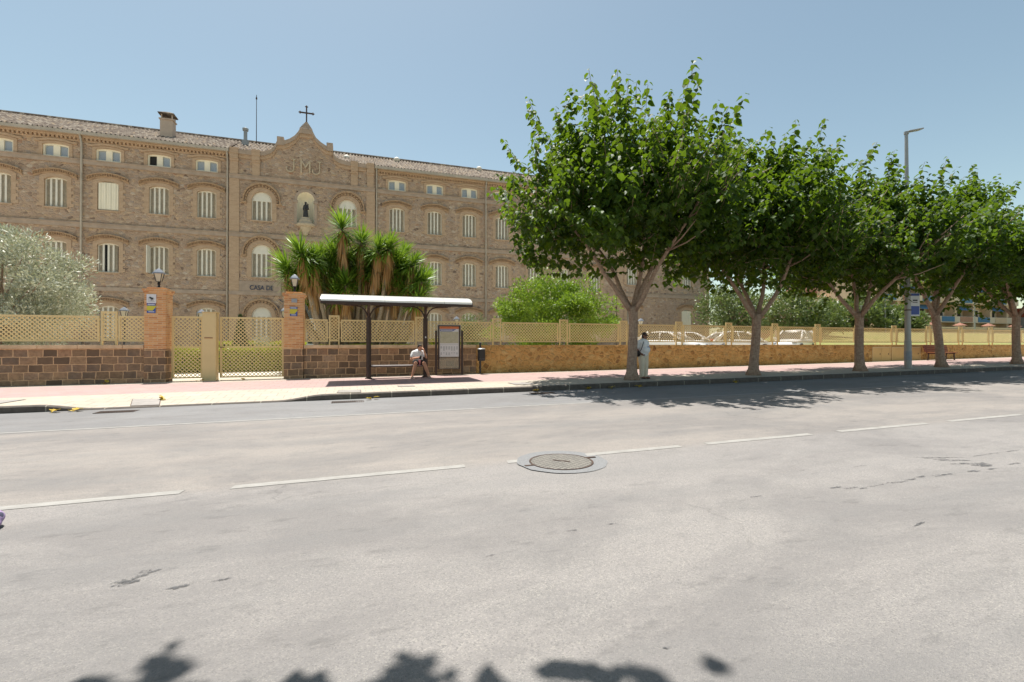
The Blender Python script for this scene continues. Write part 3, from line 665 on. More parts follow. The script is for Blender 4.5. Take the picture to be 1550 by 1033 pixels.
for x in (-7.72, -6.35, .28, 1.44):
    mb = MB(); mb.box(x-.24, x+.24, yc-.09, yc+.02, 13.3, 14.25); mb.box(x-.27, x+.27, yc-.14, yc+.02, 14.253, 14.4); mb.box(x-.25, x+.25, yc-.18, yc+.02, 14.403, 14.75); mb.box(x-.27, x+.27, yc-.20, B+.42, 14.753, 15.17); mb.build('parapet_pier', M['obrick'], bld)
for x in (-7.71, 1.46): mb = MB(); mb.box(x-.31, x+.31, yc-.05, yc+.02, -.2, 13.05); mb.build('pilaster', M['obrick'], bld)
for x in (E0+.3, W1-.3): mb = MB(); mb.box(x-.3, x+.3, B-.15, B-.08, -.2, 16.1); mb.build('pilaster', M['obrick'], bld)
mb = MB(); mb.frustum((-3.08, B+.1), 17.085, 17.22, .44, .40)
for i, (a, z) in enumerate(((.36,17.22),(.28,17.36),(.20,17.5),(.12,17.64))): mb.frustum((-3.08, B+.1), z+.001, z+.14, a, a-.03)
mb.build('gable_pinnacle', M['band'], bld)
mb = MB(); x, y = -3.08, B+.1
mb.bar((x,y,17.76),(x,y,18.92),.09,.09); mb.bar((x-.42,y,18.48),(x+.42,y,18.48),.085,.085)
for p in ((x-.44,18.48),(x+.44,18.48),(x,18.94)):
    mb.sphere((p[0],y,p[1]), .075, 8, 6)
    for d in ((-.07,0),(.07,0),(0,.07),(0,-.07)): mb.sphere((p[0]+d[0],y,p[1]+d[1]), .045, 6, 4)
mb.build('cross', M['iron'], bld)
mb = MB()
put_text(mb, 'M', 1.36, .05, -3.12, yc-.05, 13.9, sx=.78)
def jay(x, z, s):
    a = []; b = []
    for i in range(9):
        t = math.pi*i/8; a.append((x-s*.30+s*.30*math.cos(t)+0, z+.30*s-s*.30*math.sin(t))); b.append((x-s*.30+s*.22*math.cos(t), z+.30*s-s*.22*math.sin(t)))
    a = [(x, z+s*.98)] + a; b = [(x-s*.085, z+s*.98)] + b
    mb.strip(a, b, yc-.10, yc+.01); mb.box(x-.20*s, x+.09*s, yc-.10, yc+.01, z+s*.981, z+s*1.05); mb.sphere((x-.55*s, yc-.05, z+.36*s), .06, 8, 6)
jay(-3.86, 13.86, .95); jay(-2.12, 13.86, .95)
mb.build('monogram', M['stone'], bld)
# string courses
def band(a, b, y, z, h=.26, lip=True):
    mb = MB(); mb.box(a, b, y-.09, y+.02, z, z+h)
    if lip: mb.box(a, b, y-.13, y+.02, z+h, z+h+.05)
    mb.build('string_course', M['band'], bld)
for z in (13.02, 8.94):
    for a, b, y in ((W0, C0-.001, B), (C0, C1, yc), (C1+.001, E0, B)): band(a, b, y, z)
    band(E0, W1, B-.1, z+EO+.1)
for a, b, y in ((W0, C0-.001, B), (C1+.001, E0, B)): band(a, b, y, 4.86, lip=False)
band(E0, W1, B-.1, 5.75)
mb = MB()
for a, b in ((C0, -4.72), (-1.48, C1)): mb.box(a, b, yc-.09, yc+.02, 4.86, 5.12); mb.box(a, b, yc-.03, yc+.02, 5.121, 5.85)
mb.box(-4.92, -4.72, yc-.088, yc+.02, 5.122, 5.85); mb.box(-1.48, -1.28, yc-.088, yc+.02, 5.122, 5.85); mb.box(-4.92, -1.28, yc-.09, yc+.02, 5.85, 6.08)
mb.build('entrance_panel', M['band'], bld)
mb = MB(); put_text(mb, 'CASA DE', .47, .03, -5.98, yc-.06, 5.24, sx=.80)
for i, ch in enumerate('MISE'):
    a = R(158 - i*17); put_text(mb, ch, .46, .03, -3.1+1.92*math.cos(a), yc-.05, 3.2+1.92*math.sin(a), rot=a-math.pi/2, sx=.85)
mb.build('lettering', M['lettering'], bld)
# niche
mb = MB(); inn = arc(1.18, 10.1, 11.95, .59, 20); out = arc(1.52, 10.1, 11.95, .76, 20); inn = [(x-3.1, z) for x, z in inn]; out = [(x-3.1, z) for x, z in out]
mb.strip(inn, out, yc-.06, yc+.02)
for sg in (-1, 1): mb.box(-3.1+sg*.68-.15, -3.1+sg*.68+.15, yc-.12, yc+.02, 11.72, 11.9)
mb.build('niche_surround', M['band'], bld)
mb = MB(); n = len(inn); rings = []
for k in range(7):
    t = k/6*math.pi/2; f = math.cos(t)*.98 + .02; rings.append([(-3.1+(x+3.1)*f, yc+.02+.55*math.sin(t), z if z < 11.95 else 11.95+(z-11.95)*f) for x, z in inn])
for r_ in rings: pass
vs = [p for r_ in rings for p in r_]; mb.add(vs, [(k*n+i, k*n+i+1, (k+1)*n+i+1, (k+1)*n+i) for k in range(6) for i in range(n-1)]); mb.box(-3.7, -2.5, yc+.02, yc+.5, 10.1, 10.26)
mb.build('niche', M['cream'], bld, fix=False)
mb = MB(); mb.lathe([(.03,9.3),(.16,9.4),(.22,9.62),(.34,9.8),(.40,9.96),(.62,10.02),(.66,10.14),(.60,10.22),(.45,10.30),(.40,10.48),(.30,10.58),(.28,10.66)], (-3.1, yc+.02, 0), 20, .8)
mb.build('niche_corbel', M['stone'], bld)
# main door
mb = MB(); inn = [(x-3.1, z) for x, z in arc(2.5, .3, 3.2, 1.25, 20)]; out = [(x-3.1, z) for x, z in arc(3.1, .3, 3.2, 1.55, 20)]; o2 = [(x-3.1, z) for x, z in arc(3.4, .3, 3.2, 1.7, 20)]
mb.strip(inn, out, yc-.05, yc+.02); mb.strip(out[1:-1], o2[1:-1], yc-.14, yc+.02); n = len(inn); mb.add([(x,yc+.02,z) for x,z in inn] + [(x,yc+.5,z) for x,z in inn], [(i,i+1,n+i+1,n+i) for i in range(n-1)])
mb.build('door_surround', M['obrick'], bld)
d = MB(); d.box(-4.36, -1.84, yc+.33, yc+.43, 3.12, 3.3)
for x in (-4.3, -3.7, -3.16, -3.04, -2.5, -1.9): d.box(x-.06, x+.06, yc+.34, yc+.42, .3, 3.12)
for z in (.3, 1.3, 3.0): d.box(-4.3, -1.9, yc+.345, yc+.415, z, z+.12)
do = d.build('door', M['white'], bld); d = MB(); d.box(-4.38, -1.82, yc+.37, yc+.39, .3, 4.5); d.build('door_glass', M['glass'], do)
# roof, gutter, cornice, pipes, chimney
mb = MB()
def corr(x0, x1, rows):
    n = int((x1-x0)/.25)*8; xs = [x0+(x1-x0)*i/n for i in range(n+1)]
    vs = []
    for y, z in rows:
        for x in xs: vs.append((x, y, z + .055*math.cos(2*math.pi*x*4)))
    m = n+1; mb.add(vs, [(j*m+i, j*m+i+1, (j+1)*m+i+1, (j+1)*m+i) for j in range(len(rows)-1) for i in range(n)])
corr(W0-.3, C0, [(B-.42,15.02),(B+4.5,17.48),(B+9.3,15.0)]); corr(C0, C1, [(B+.35,15.30),(B+4.5,17.48),(B+9.3,15.0)]); corr(C1, E0, [(B-.42,15.02),(B+4.5,17.48),(B+9.3,15.0)])
mb.tube([(W0-.3,B+4.5,17.5),(E0,B+4.5,17.5)], .13, 8)
zt = 19.6; mb.add([(E0-.3,B-.5,16.2),(W1+.3,B-.5,16.2),(W1+.3,B+10.3,16.2),(E0-.3,B+10.3,16.2),(28.1,B+3.6,zt),(28.1,B+6,zt)], [(0,1,4),(1,2,5,4),(2,3,5),(3,0,4,5)])
mb.build('roof', M['tiles'], bld, smooth=False)
for a, b, y in ((W0-.3, C0-.002, B), (C1+.002, E0-.01, B)):
    mb = MB(); mb.box(a, b, y-.48, y-.30, 14.80, 14.99); mb.box(a, b, y-.30, y+.02, 14.84, 14.96); mb.build('gutter', M['gutter'], bld)
mb = MB(); mb.box(E0-.2, W1+.2, B-.5, B-.08, 16.02, 16.19); mb.build('gutter', M['gutter'], bld)
for a, b, y in ((W0, C0-.002, B), (C1+.002, E0-.01, B)):
    mb = MB(); mb.box(a, b, y-.20, y+.02, 14.68, 14.839); mb.box(a, b, y-.05, y+.02, 14.44, 14.56)
    x = a
    while x < b-.1: mb.box(x, x+.11, y-.15, y+.02, 14.56, 14.68); x += .22
    mb.build('cornice', M['obrick'], bld)
for x in (-16.41, C0-.12, C1+.12, 10.62, 19.3):
    mb = MB(); mb.tube([(x,B-.38,14.85),(x,B-.2,14.55),(x,B-.12,14.3),(x,B-.12,0)], .06, 10)
    for z in (2.5,6,9.6,12): mb.box(x-.085, x+.085, B-.15, B, z, z+.05)
    mb.build('downpipe', M['pipe'], bld, smooth=True)
ch = MB(); ch.box(-12.74,-11.98,39.7,40.4,15.6,17.3); ch.box(-12.80,-11.92,39.64,40.46,17.301,17.38)
for x in (-12.7,-12.06):
    for y in (39.74,40.32): ch.box(x, x+.07, y, y+.07, 17.38, 17.68)
c = ch.build('chimney', M['chimney'], bld); mb = MB(); mb.box(-12.84,-11.88,39.6,40.5,17.681,17.74); mb.frustum((-12.36,40.05),17.741,17.95,.5,.12)
mb.build('chimney_cap', M['tiles'], c)
mb = MB(); mb.tube([(-7.62,41,16.5),(-7.62,41,17.75)], .13, 12); mb.box(-7.85,-7.4,40.8,41.2,16.5,16.98); mb.build('flue_pipe', M['metal'], bld)
mb = MB(); mb.lathe([(.02,17.72),(.2,17.74),(.22,17.9),(.02,18.0)], (-7.62,41,0), 12); mb.build('flue_cowl', M['metal'], bld)
mb = MB(); mb.tube([(-7.04,42,17.2),(-7.04,42,21.1)], [.03,.02], 6); mb.lathe([(.01,0),(.06,.06),(.06,.14),(.01,.3)], (-7.04,42,20.7), 8); mb.build('lightning_rod', M['iron'], bld)
for x, y, z in ((-7.3,41.2,16.0),(-.3,40.6,15.9),(3.75,41.6,16.6),(11.1,41.9,16.8)):
    mb = MB(); mb.tube([(x,y,z),(x,y,z+.42)], .16, 12); mb.sphere((x,y,z+.55), (.26,.26,.22), 14, 8); mb.build('roof_vent', M['white'], bld, smooth=True)
# statue of a robed woman holding a child, standing in the niche
sx, sy, sz = -3.1, yc+.06, 10.66
st = blob('robed_statue', [((sx,sy,sz+.06),(.21,.17,.07)), ((sx,sy,sz+.05),(sx-.02,sy,sz+.62),.19,.15), ((sx-.02,sy,sz+.6),(sx,sy-.01,sz+.88),.15,.13), ((sx-.10,sy,sz+.86),(sx+.10,sy,sz+.86),.08,.08),
   ((sx,sy,sz+.9),(sx-.01,sy-.02,sz+.98),.055,.05), ((sx-.01,sy-.03,sz+1.05),(.075,.085,.10)), ((sx-.01,sy+.0,sz+1.12),(.085,.085,.06)), ((sx-.13,sy,sz+.84),(sx-.17,sy-.07,sz+.58),.055,.045), ((sx-.17,sy-.07,sz+.58),(sx-.02,sy-.17,sz+.62),.045,.035),
   ((sx+.13,sy,sz+.84),(sx+.19,sy-.05,sz+.62),.055,.045), ((sx+.19,sy-.05,sz+.62),(sx+.12,sy-.18,sz+.66),.045,.04), ((sx+.14,sy-.13,sz+.66),(sx+.15,sy-.12,sz+.88),.07,.055), ((sx+.15,sy-.13,sz+.97),(.055,.06,.07)), ((sx+.12,sy-.15,sz+.66),(sx+.06,sy-.2,sz+.54),.035,.03)],
   .018, M['bronze'], org=(sx,sy,sz))
st.location = (sx,sy,sz); tag(st, 'dark bronze statue of a robed woman holding a child, in the arched niche', 'statue')
# ------------------------------------------------------------------ garden walls, pillars, lattice fences, gate
WT = 1.36
def garden_wall(name, x0, x1, mat, label):
    t = thing(name, ((x0+x1)/2, WY+.2, 0), label, 'wall'); mb = MB(); n = max(2, int((x1-x0)/2)); xs = fr(x0, x1, n)
    mb.box(x0, x1, WY, WY+.42, -.4, WT-.115); mb.build('masonry', mat, t)
    return t
def coping(t, x0, x1, mat, L=1.15):
    mb = MB(); x = x0; random.seed(int(x0*10)+99)
    while x < x1-.01:
        l = min(L*(.8+.5*rnd()), x1-x); mb.box(x+.004, x+l-.004, WY-.05-.012*rnd(), WY+.46, WT-.114, WT+.006*rnd()); x += l
    mb.build('coping', mat, t, bevel=.012)
t = garden_wall('block_wall', -30, -6.56, M['blocks'], 'brown stone block garden wall under the fence, left of the gate'); coping(t, -30, -6.56, M['coping'])
t = garden_wall('block_wall', -1.62, 4.95, M['blocks'], 'dark brown stone block garden wall behind the bus shelter'); coping(t, -1.62, 4.95, M['coping'])
t = garden_wall('rubble_wall', 4.96, 75, M['ochre'], 'long ochre rendered rubble garden wall running right from the litter bin')
mb = MB(); mb.box(4.96, 75, WY-.004, WY+.43, WT-.113, WT-.005); mb.build('coping', M['ochre'], t)
# steel doors let into the ochre wall
def wall_door(x0, x1, z0, label, leaves):
    t = thing('utility_door', ((x0+x1)/2, WY, z0), label, 'door')
    mb = MB(); mb.box(x0-.05, x1+.05, WY-.03, WY+.01, z0-.04, z0+.02); mb.box(x0-.05, x1+.05, WY-.03, WY+.01, 1.17, 1.23)
    for x in (x0-.05, x1): mb.box(x, x+.05, WY-.03, WY+.01, z0+.021, 1.169)
    mb.build('frame', M['gatebox'], t); w = (x1-x0)/leaves
    for i in range(leaves):
        mb = MB(); mb.box(x0+i*w+.008, x0+(i+1)*w-.008, WY-.022, WY+.005, z0+.022, 1.165); l = mb.build('leaf', M['ochredoor'], t)
        mb = MB(); mb.box(x0+i*w+w*.8, x0+i*w+w*.84, WY-.04, WY-.02, .78, .86); mb.build('handle', M['iron'], l)
wall_door(28.35, 29.75, .42, 'pair of ochre steel utility doors in the wall, left of the lamp post', 2)
wall_door(29.95, 31.2, .43, 'single leaf ochre steel utility door in the wall, behind the lamp post', 1)
wall_door(31.45, 32.35, .44, 'narrow ochre steel utility door between the lamp post and the bench', 1)

def pillar(x0, x1, label, signs):
    y0, y1 = WY-.06, WY+.62; cx = (x0+x1)/2; t = thing('gate_pillar', (cx, (y0+y1)/2, g(cx)), label, 'pillar')
    mb = MB(); mb.box(x0, x1, y0, y1, -.3, 1.22); mb.build('stone_base', M['blocks'], t)
    mb = MB(); mb.box(x0+.006, x1-.006, y0+.006, y1-.006, 1.221, 3.14); mb.build('shaft', M['brick'], t)
    mb = MB(); mb.box(x0-.02, x1+.02, y0-.02, y1+.02, 3.141, 3.20); mb.box(x0-.05, x1+.05, y0-.05, y1+.05, 3.202, 3.27); mb.box(x0+.06, x1-.06, y0+.06, y1-.06, 3.272, 3.32); mb.build('cap', M['brick'], t)
    for kind, z0, z1, w, dx in signs:
        mb = MB(); q = cx+dx; mb.box(q-w/2, q+w/2, y0-.016, y0+.004, z0, z1); s = mb.build('sign', M[{'cam':'signwhite','alarm':'signyellow','plq':'signgrey'}[kind]], t)
        if kind == 'cam':
            mb = MB(); zc = z1-.13; mb.bar((q-.055,y0-.02,zc+.02),(q+.05,y0-.02,zc-.03),.008,.05,(0,0,1)); mb.box(q-.01,q+.005,y0-.022,y0-.017,zc-.09,zc-.02); mb.box(q+.0,q+.06,y0-.022,y0-.017,zc-.075,zc-.06); mb.build('camera_symbol', M['black'], s)
            mb = MB()
            for k in range(4): mb.box(q-w*.36, q+w*(.36-.1*(k%2)), y0-.019, y0-.0165, z0+.05+.04*k, z0+.062+.04*k)
            mb.build('small_print', M['signgrey'], s)
        if kind == 'alarm':
            mb = MB(); mb.box(q-w/2, q+w/2, y0-.019, y0-.0165, z1-.08, z1); mb.box(q-w/2, q+w/2, y0-.019, y0-.0165, z0, z0+.085)
            mb.prism([(q+w*.5,z0+.086),(q+w*.5,z0+.20),(q+w*.16,z0+.086)], y0-.019, y0-.0165); mb.build('blue_band', M['signblue'], s)
            mb = MB()
            for k in range(6): mb.box(q-w*.4+k*w*.135, q-w*.4+k*w*.135+w*.1, y0-.022, y0-.0195, z1-.06, z1-.02); mb.box(q-w*.3+k*w*.11, q-w*.3+k*w*.11+w*.085, y0-.022, y0-.0195, z0+.03, z0+.06)
            mb.build('lettering_marks', M['signwhite'], s)
    return t
pillar(-6.55, -5.93, 'orange brick gate pillar with two stacked signs, left of the gate', [('cam',2.78,3.08,.27,-.10),('alarm',2.44,2.77,.25,-.10)])
pillar(-2.29, -1.63, 'orange brick gate pillar with a grey plaque, between gate and bus shelter', [('plq',2.92,3.06,.19,.02),('alarm',2.42,2.76,.25,-.0)])
def lantern_head(t, x, y, z, s=1.0):
    mb = MB(); mb.lathe([(.10*s,0),(.10*s,.02*s),(.04*s,.05*s),(.035*s,.12*s),(.06*s,.15*s),(.03*s,.19*s),(.075*s,.215*s),(.08*s,.23*s)], (x,y,z), 12)
    for a in range(4):
        c, q = math.cos(R(45+90*a)), math.sin(R(45+90*a)); mb.bar((x+.09*s*c,y+.09*s*q,z+.23*s),(x+.165*s*c,y+.165*s*q,z+.50*s),.016*s)
    mb.build('lantern_frame', M['black'], t)
    mb = MB(); c = (x, y); mb.frustum(c, z+.231*s, z+.498*s, .058*s, .108*s); mb.build('lantern_glass', M['lampglass'], t)
    mb = MB(); mb.frustum(c, z+.50*s, z+.54*s, .16*s, .155*s); mb.frustum(c, z+.541*s, z+.64*s, .13*s, .07*s); mb.frustum(c, z+.641*s, z+.68*s, .05*s, .02*s); mb.build('lantern_cap', M['lampgrey'], t)
for x, lab in ((-6.24, 'black lantern with pale cap on top of the left gate pillar'), (-1.96, 'black lantern with pale cap on top of the pillar nearest the shelter')):
    t = thing('pillar_lantern', (x, WY+.28, 3.32), lab, 'lantern', 'lanterns on the gate pillars'); lantern_head(t, x, WY+.28, 3.32)
def lamp_post_small(x, y, zt, lab):
    zb = yard(x, y); t = thing('courtyard_lantern', (x, y, zb), lab, 'lantern', 'lantern posts in the courtyard')
    mb = MB(); mb.tube([(x,y,zb),(x,y,zb+.3),(x,y,zb+.32),(x,y,zt-.7)], [.07,.07,.04,.035], 10); mb.build('post', M['black'], t, smooth=True); lantern_head(t, x, y, zt-.70, 1.05)
lamp_post_small(-6.9, 27, 3.08, 'lantern post with a pale cap seen above the gate box')
lamp_post_small(-3.22, 27, 3.25, 'lantern post with a pale cap just left of the right gate pillar')
lamp_post_small(-10.04, 27, 3.12, 'lantern post with a pale cap behind the fence near the olive tree')
lamp_post_small(5.81, 27, 2.98, 'lantern post with a pale cap behind the fence above the map panel')
lamp_post_small(18.18, 27, 3.08, 'lantern post with a pale cap behind the fence right of the first trunk')

# lattice panels: diagonal slats in a frame
FY = WY+.16
def clipped(mb, x0, x1, z0, z1, step, w, y0, y1, sl):
    W, H = x1-x0, z1-z0; c = -H if sl > 0 else 0; end = W if sl > 0 else W+H
    c += step*.4
    while c < end:
        if sl > 0: a = (max(0, c), max(0, -c)); b = (min(W, c+H), min(H, W-c))
        else: a = (min(W, c), max(0, c-W)); b = (max(0, c-H), min(H, c))
        if abs(b[0]-a[0]) > .02: mb.bar((x0+a[0],(y0+y1)/2,z0+a[1]),(x0+b[0],(y0+y1)/2,z0+b[1]), y1-y0, w, (0,0,1))
        c += step
def lattice(name, t, x0, x1, z0, z1, fw=.05, step=.128, w=.030, mat='lattice', y=None):
    y = FY if y is None else y; f = MB()
    f.box(x0, x1, y-.025, y+.025, z0, z0+fw); f.box(x0, x1, y-.025, y+.025, z1-fw, z1); f.box(x0, x0+fw, y-.025, y+.025, z0+fw, z1-fw); f.box(x1-fw, x1, y-.025, y+.025, z0+fw, z1-fw)
    o = f.build(name, M[mat], t)
    l = MB(); clipped(l, x0+fw, x1-fw, z0+fw, z1-fw, step, w, y-.012, y-.001, 1); clipped(l, x0+fw, x1-fw, z0+fw, z1-fw, step, w, y+.001, y+.012, -1)
    l.build('slats', M[mat], o, fix=False); return o
def post_panel(t, x0, x1):
    o = lattice('post_panel', t, x0, x1, 1.50, 2.49, .055)
    mb = MB(); mb.box(x0, x0+.05, FY-.026, FY+.026, WT-.03, 1.499); mb.box(x1-.05, x1, FY-.026, FY+.026, WT-.03, 1.499)
    for z in (1.62, 2.2): mb.box(x0-.07, x0-.002, FY-.012, FY+.012, z, z+.035); mb.box(x1+.002, x1+.07, FY-.012, FY+.012, z, z+.035)
    mb.build('feet', M['lattice'], o)
t = thing('lattice_fence', (-14, FY, WT), 'sand coloured lattice fence on the block wall left of the gate', 'fence')
lattice('panel', t, -7.33, -6.57, 1.48, 2.34)
x = -7.81
while x > -26:
    post_panel(t, x, x+.44); lattice('panel', t, x-3.0, x-.05, 1.48, 2.33); x -= 3.5
t = thing('lattice_fence', (6, FY, WT), 'long sand coloured lattice fence on the wall right of the gate', 'fence')
lattice('panel', t, -1.61, -.80, 1.48, 2.33)
ps = [(-.76,-.38), (2.48,2.88), (5.70,6.09), (8.80,9.22), (11.87,12.27), (14.97,15.37), (18.0,18.4)]
x = 21.05
while x < 64: ps.append((x, x+.4)); x += 3.05
for i, (a, b) in enumerate(ps):
    post_panel(t, a, b)
    if i+1 < len(ps): lattice('panel', t, b+.05, ps[i+1][0]-.05, 1.48, 2.33, step=.132 if b < 40 else .17, w=(.030 if b < 9 else .025) if b < 40 else .036)
# gate
def gate_leaf(x0, x1, lab, latch):
    z0, z1, zm = g(-4)+.22, 2.37, 1.27; t = thing('lattice_gate', ((x0+x1)/2, WY+.30, z0), lab, 'gate'); y = WY+.30
    f = MB()
    for x in (x0, x1-.06): f.box(x, x+.06, y-.03, y+.03, z0, z1)
    f.box(x0+.06, x1-.06, y-.03, y+.03, z0, z0+.05); f.box(x0+.06, x1-.06, y-.03, y+.03, z1-.06, z1); f.box(x0+.06, x1-.06, y-.03, y+.03, zm, zm+.045); f.build('frame', M['lattice'], t)
    for a, b in ((z0+.05, zm), (zm+.045, z1-.06)):
        l = MB(); clipped(l, x0+.06, x1-.06, a, b, .130, .025, y-.012, y-.001, 1); clipped(l, x0+.06, x1-.06, a, b, .130, .025, y+.001, y+.012, -1); l.build('slats', M['lattice'], t, fix=False)
    if latch:
        l = MB(); l.box(x0+.01, x0+.15, y-.075, y-.05, zm+.0, zm+.02); l.box(x0+.015, x0+.035, y-.05, y-.03, zm, zm+.02); l.build('handle', M['black'], t)
gate_leaf(-5.86, -4.92, 'narrow sand coloured lattice gate leaf left of the steel box', False)
gate_leaf(-4.40, -2.33, 'wide sand coloured lattice gate leaf right of the steel box', True)
t = thing('gate_box', (-4.66, WY+.2, g(-4.6)), 'tall sand coloured steel gate box between the two gate leaves', 'gate post')
mb = MB(); mb.box(-4.88, -4.46, WY+.02, WY+.42, .03, 2.50); mb.build('housing', M['gatebox'], t, bevel=.012); mb = MB(); mb.box(-4.90, -4.44, WY+.0, WY+.44, 2.501, 2.53); mb.build('lid', M['gatebox'], t)
mb = MB(); mb.box(-4.81, -4.56, WY-.0, WY+.02, 1.60, 1.625); mb.build('letter_slot', M['redwood'], t)

# ------------------------------------------------------------------ bus shelter
GS = g(1.6)+.14
t = thing('bus_shelter', (1.65, 18.0, GS), 'dark brown bus shelter with a curved pale roof and a bench', 'bus shelter')
SY = 17.98
def post(x):
    z = g(x)+.14; mb = MB(); mb.tube([(x,SY,z-.02),(x,SY,2.32)], .088, 14); mb.tube([(x,SY,z),(x,SY,z+.03)], .13, 12); mb.tube([(x,SY,2.32),(x,SY,2.36)], .095, 14); mb.tube([(x,SY,2.36),(x,SY,2.80)], .045, 10)
    mb.build('post', M['brown'], t, smooth=False)
    b = MB()
    for sg in (-1, 1): b.tube([(x+sg*.03,SY,2.37), (x+sg*.07,SY,2.50), (x+sg*.15,SY,2.64), (x+sg*.28,SY,2.745), (x+sg*.48,SY,2.79), (x+sg*.85,SY,2.80)], .026, 8)
    b.tube([(x,SY-.03,2.40),(x,SY-.10,2.55),(x,SY-.28,2.70),(x,SY-.65,2.79),(x,SY-1.6,2.81)], .032, 8); b.tube([(x,SY+.05,2.80),(x,SY-2.1,2.80)], .035, 8)
    b.build('bracket', M['brown'], t)
post(.64); post(2.68)
RX0, RX1, RY0, RY1 = -.87, 3.95, 15.78, 18.0
def roof_pt(u, z0=2.80):                       # u 0..1 front to back
    q = abs(u-.52)/.52 if u < .52 else (u-.52)/.9; return RY0 + (RY1-RY0)*u, z0 + .28*math.sqrt(max(0, 1-min(1,q)**2))
mb = MB()
for i in range(5):
    xa, xb = RX0+(RX1-RX0)*i/5+.004, RX0+(RX1-RX0)*(i+1)/5-.004; n = 16; vs = []
    for k in range(n+1):
        y, z = roof_pt((k/n)**1.6, 2.74); vs += [(xa,y,z),(xb,y,z),(xa,y,z+.012),(xb,y,z+.012)]
    mb.add(vs, [(4*k,4*k+1,4*k+5,4*k+4) for k in range(n)] + [(4*k+2,4*k+6,4*k+7,4*k+3) for k in range(n)] + [(4*k,4*k+4,4*k+6,4*k+2) for k in range(n)] + [(4*k+1,4*k+3,4*k+7,4*k+5) for k in range(n)] + [(0,2,3,1),(4*n,4*n+1,4*n+3,4*n+2)])
mb.build('roof_sheet', M['sheet'], t)
mb = MB()
for i in range(6):
    x = RX0+(RX1-RX0)*i/5; pts = [(x,)+roof_pt((k/14)**1.6, 2.715) for k in range(15)]; mb.tube(pts, .016 if 0 < i < 5 else .022, 6)
for u in (0, .5, 1):
    y, z = roof_pt(u, 2.70); mb.box(RX0, RX1, y-.03, y+.02, z-.05, z+.022 if u else z+.03)
mb.box(RX0+.1, RX1-.3, SY-.05, SY+.05, 2.80, 2.87); mb.box(RX0+.25, RX1-.45, SY-1.9, SY-1.82, 2.69, 2.73)
mb.build('roof_frame', M['brown'], t)
mb = MB(); mb.box(.73, 2.59, SY-.20, SY+.22, GS+.44, GS+.475); mb.tube([(.73,SY-.21,GS+.457),(2.59,SY-.21,GS+.457)], .018, 8); mb.build('bench_seat', M['bench'], t)
mb = MB(); mb.box(.72, 2.60, SY-.03, SY+.03, GS+.40, GS+.438); mb.build('bench_beam', M['brown'], t)
mb = MB(); mb.box(2.655, 2.70, SY-.094, SY-.088, 1.62, 1.68); mb.build('sticker', M['signwhite'], t)
# map stand
MY = 18.78; mz = g(3.8)+.14
t = thing('map_stand', (3.75, MY, mz), 'dark framed route map and timetable stand right of the bus shelter', 'information panel')
for x in (3.22, 4.27):
    mb = MB(); mb.box(x-.035, x+.035, MY-.05, MY+.05, mz-.02, 1.93); mb.build('post', M['brown'], t)
mb = MB(); mb.box(3.30, 3.345, MY-.045, MY+.045, .42, 2.14); mb.box(4.145, 4.19, MY-.045, MY+.045, .42, 2.14); mb.box(3.30, 4.19, MY-.045, MY+.045, .40, .419); mb.box(3.345, 4.145, MY-.045, MY+.045, 2.10, 2.139); mb.box(3.345, 4.145, MY-.04, MY+.04, .86, .88)
mb.build('frame', M['brown'], t); mb = MB(); mb.box(3.27, 4.22, MY-.06, MY+.06, 2.141, 2.165); mb.box(3.275, 3.299, MY-.03, MY+.03, 1.70, 2.14); mb.box(4.191, 4.215, MY-.03, MY+.03, 1.70, 2.14); mb.build('top_trim', M['metal'], t)
mb = MB(); mb.box(3.35, 4.14, MY-.006, MY+.006, .42, .858); mb.build('clear_panel', M['acrylic'], t)
px0, px1 = 3.36, 4.13; mb = MB(); mb.box(px0, px1, MY-.02, MY+.02, .89, 2.095); p = mb.build('poster', M['signwhite'], t)
y = MY-.02; mb = MB(); mb.box(px0, px1, y-.003, y-.0005, 2.0, 2.094); mb.build('orange_header', M['orange'], p)
mb = MB(); mb.prism([(px0+.02,1.90),(px1-.28,1.90),(px1-.10,1.985),(px0+.02,1.985)], y-.003, y-.0005); mb.build('title_band', M['signblue'], p)
mb = MB()
for k in range(11): mb.box(px0+.05+k*.043, px0+.05+k*.043+.03, y-.005, y-.0033, 1.925, 1.965)
mb.build('title_marks', M['signwhite'], p)
mb = MB(); mb.box(px0+.015, px1-.015, y-.003, y-.0005, 1.43, 1.89); mb.build('route_map', M['mappaper'], p)
mb = MB(); random.seed(3)
for c_ in range(7):
    xx = px0+.035+c_*.105
    for q in range(random.choice((4,6,8))): mb.box(xx, xx+.06, y-.003, y-.0005, 1.29-q*.022, 1.302-q*.022)
    for q in range(random.choice((2,4,5))): mb.box(xx, xx+.055, y-.003, y-.0005, 1.05-q*.022, 1.062-q*.022)
mb.box(px0+.02, px1-.02, y-.003, y-.0005, 1.375, 1.382); mb.build('timetable', M['signgrey'], p)
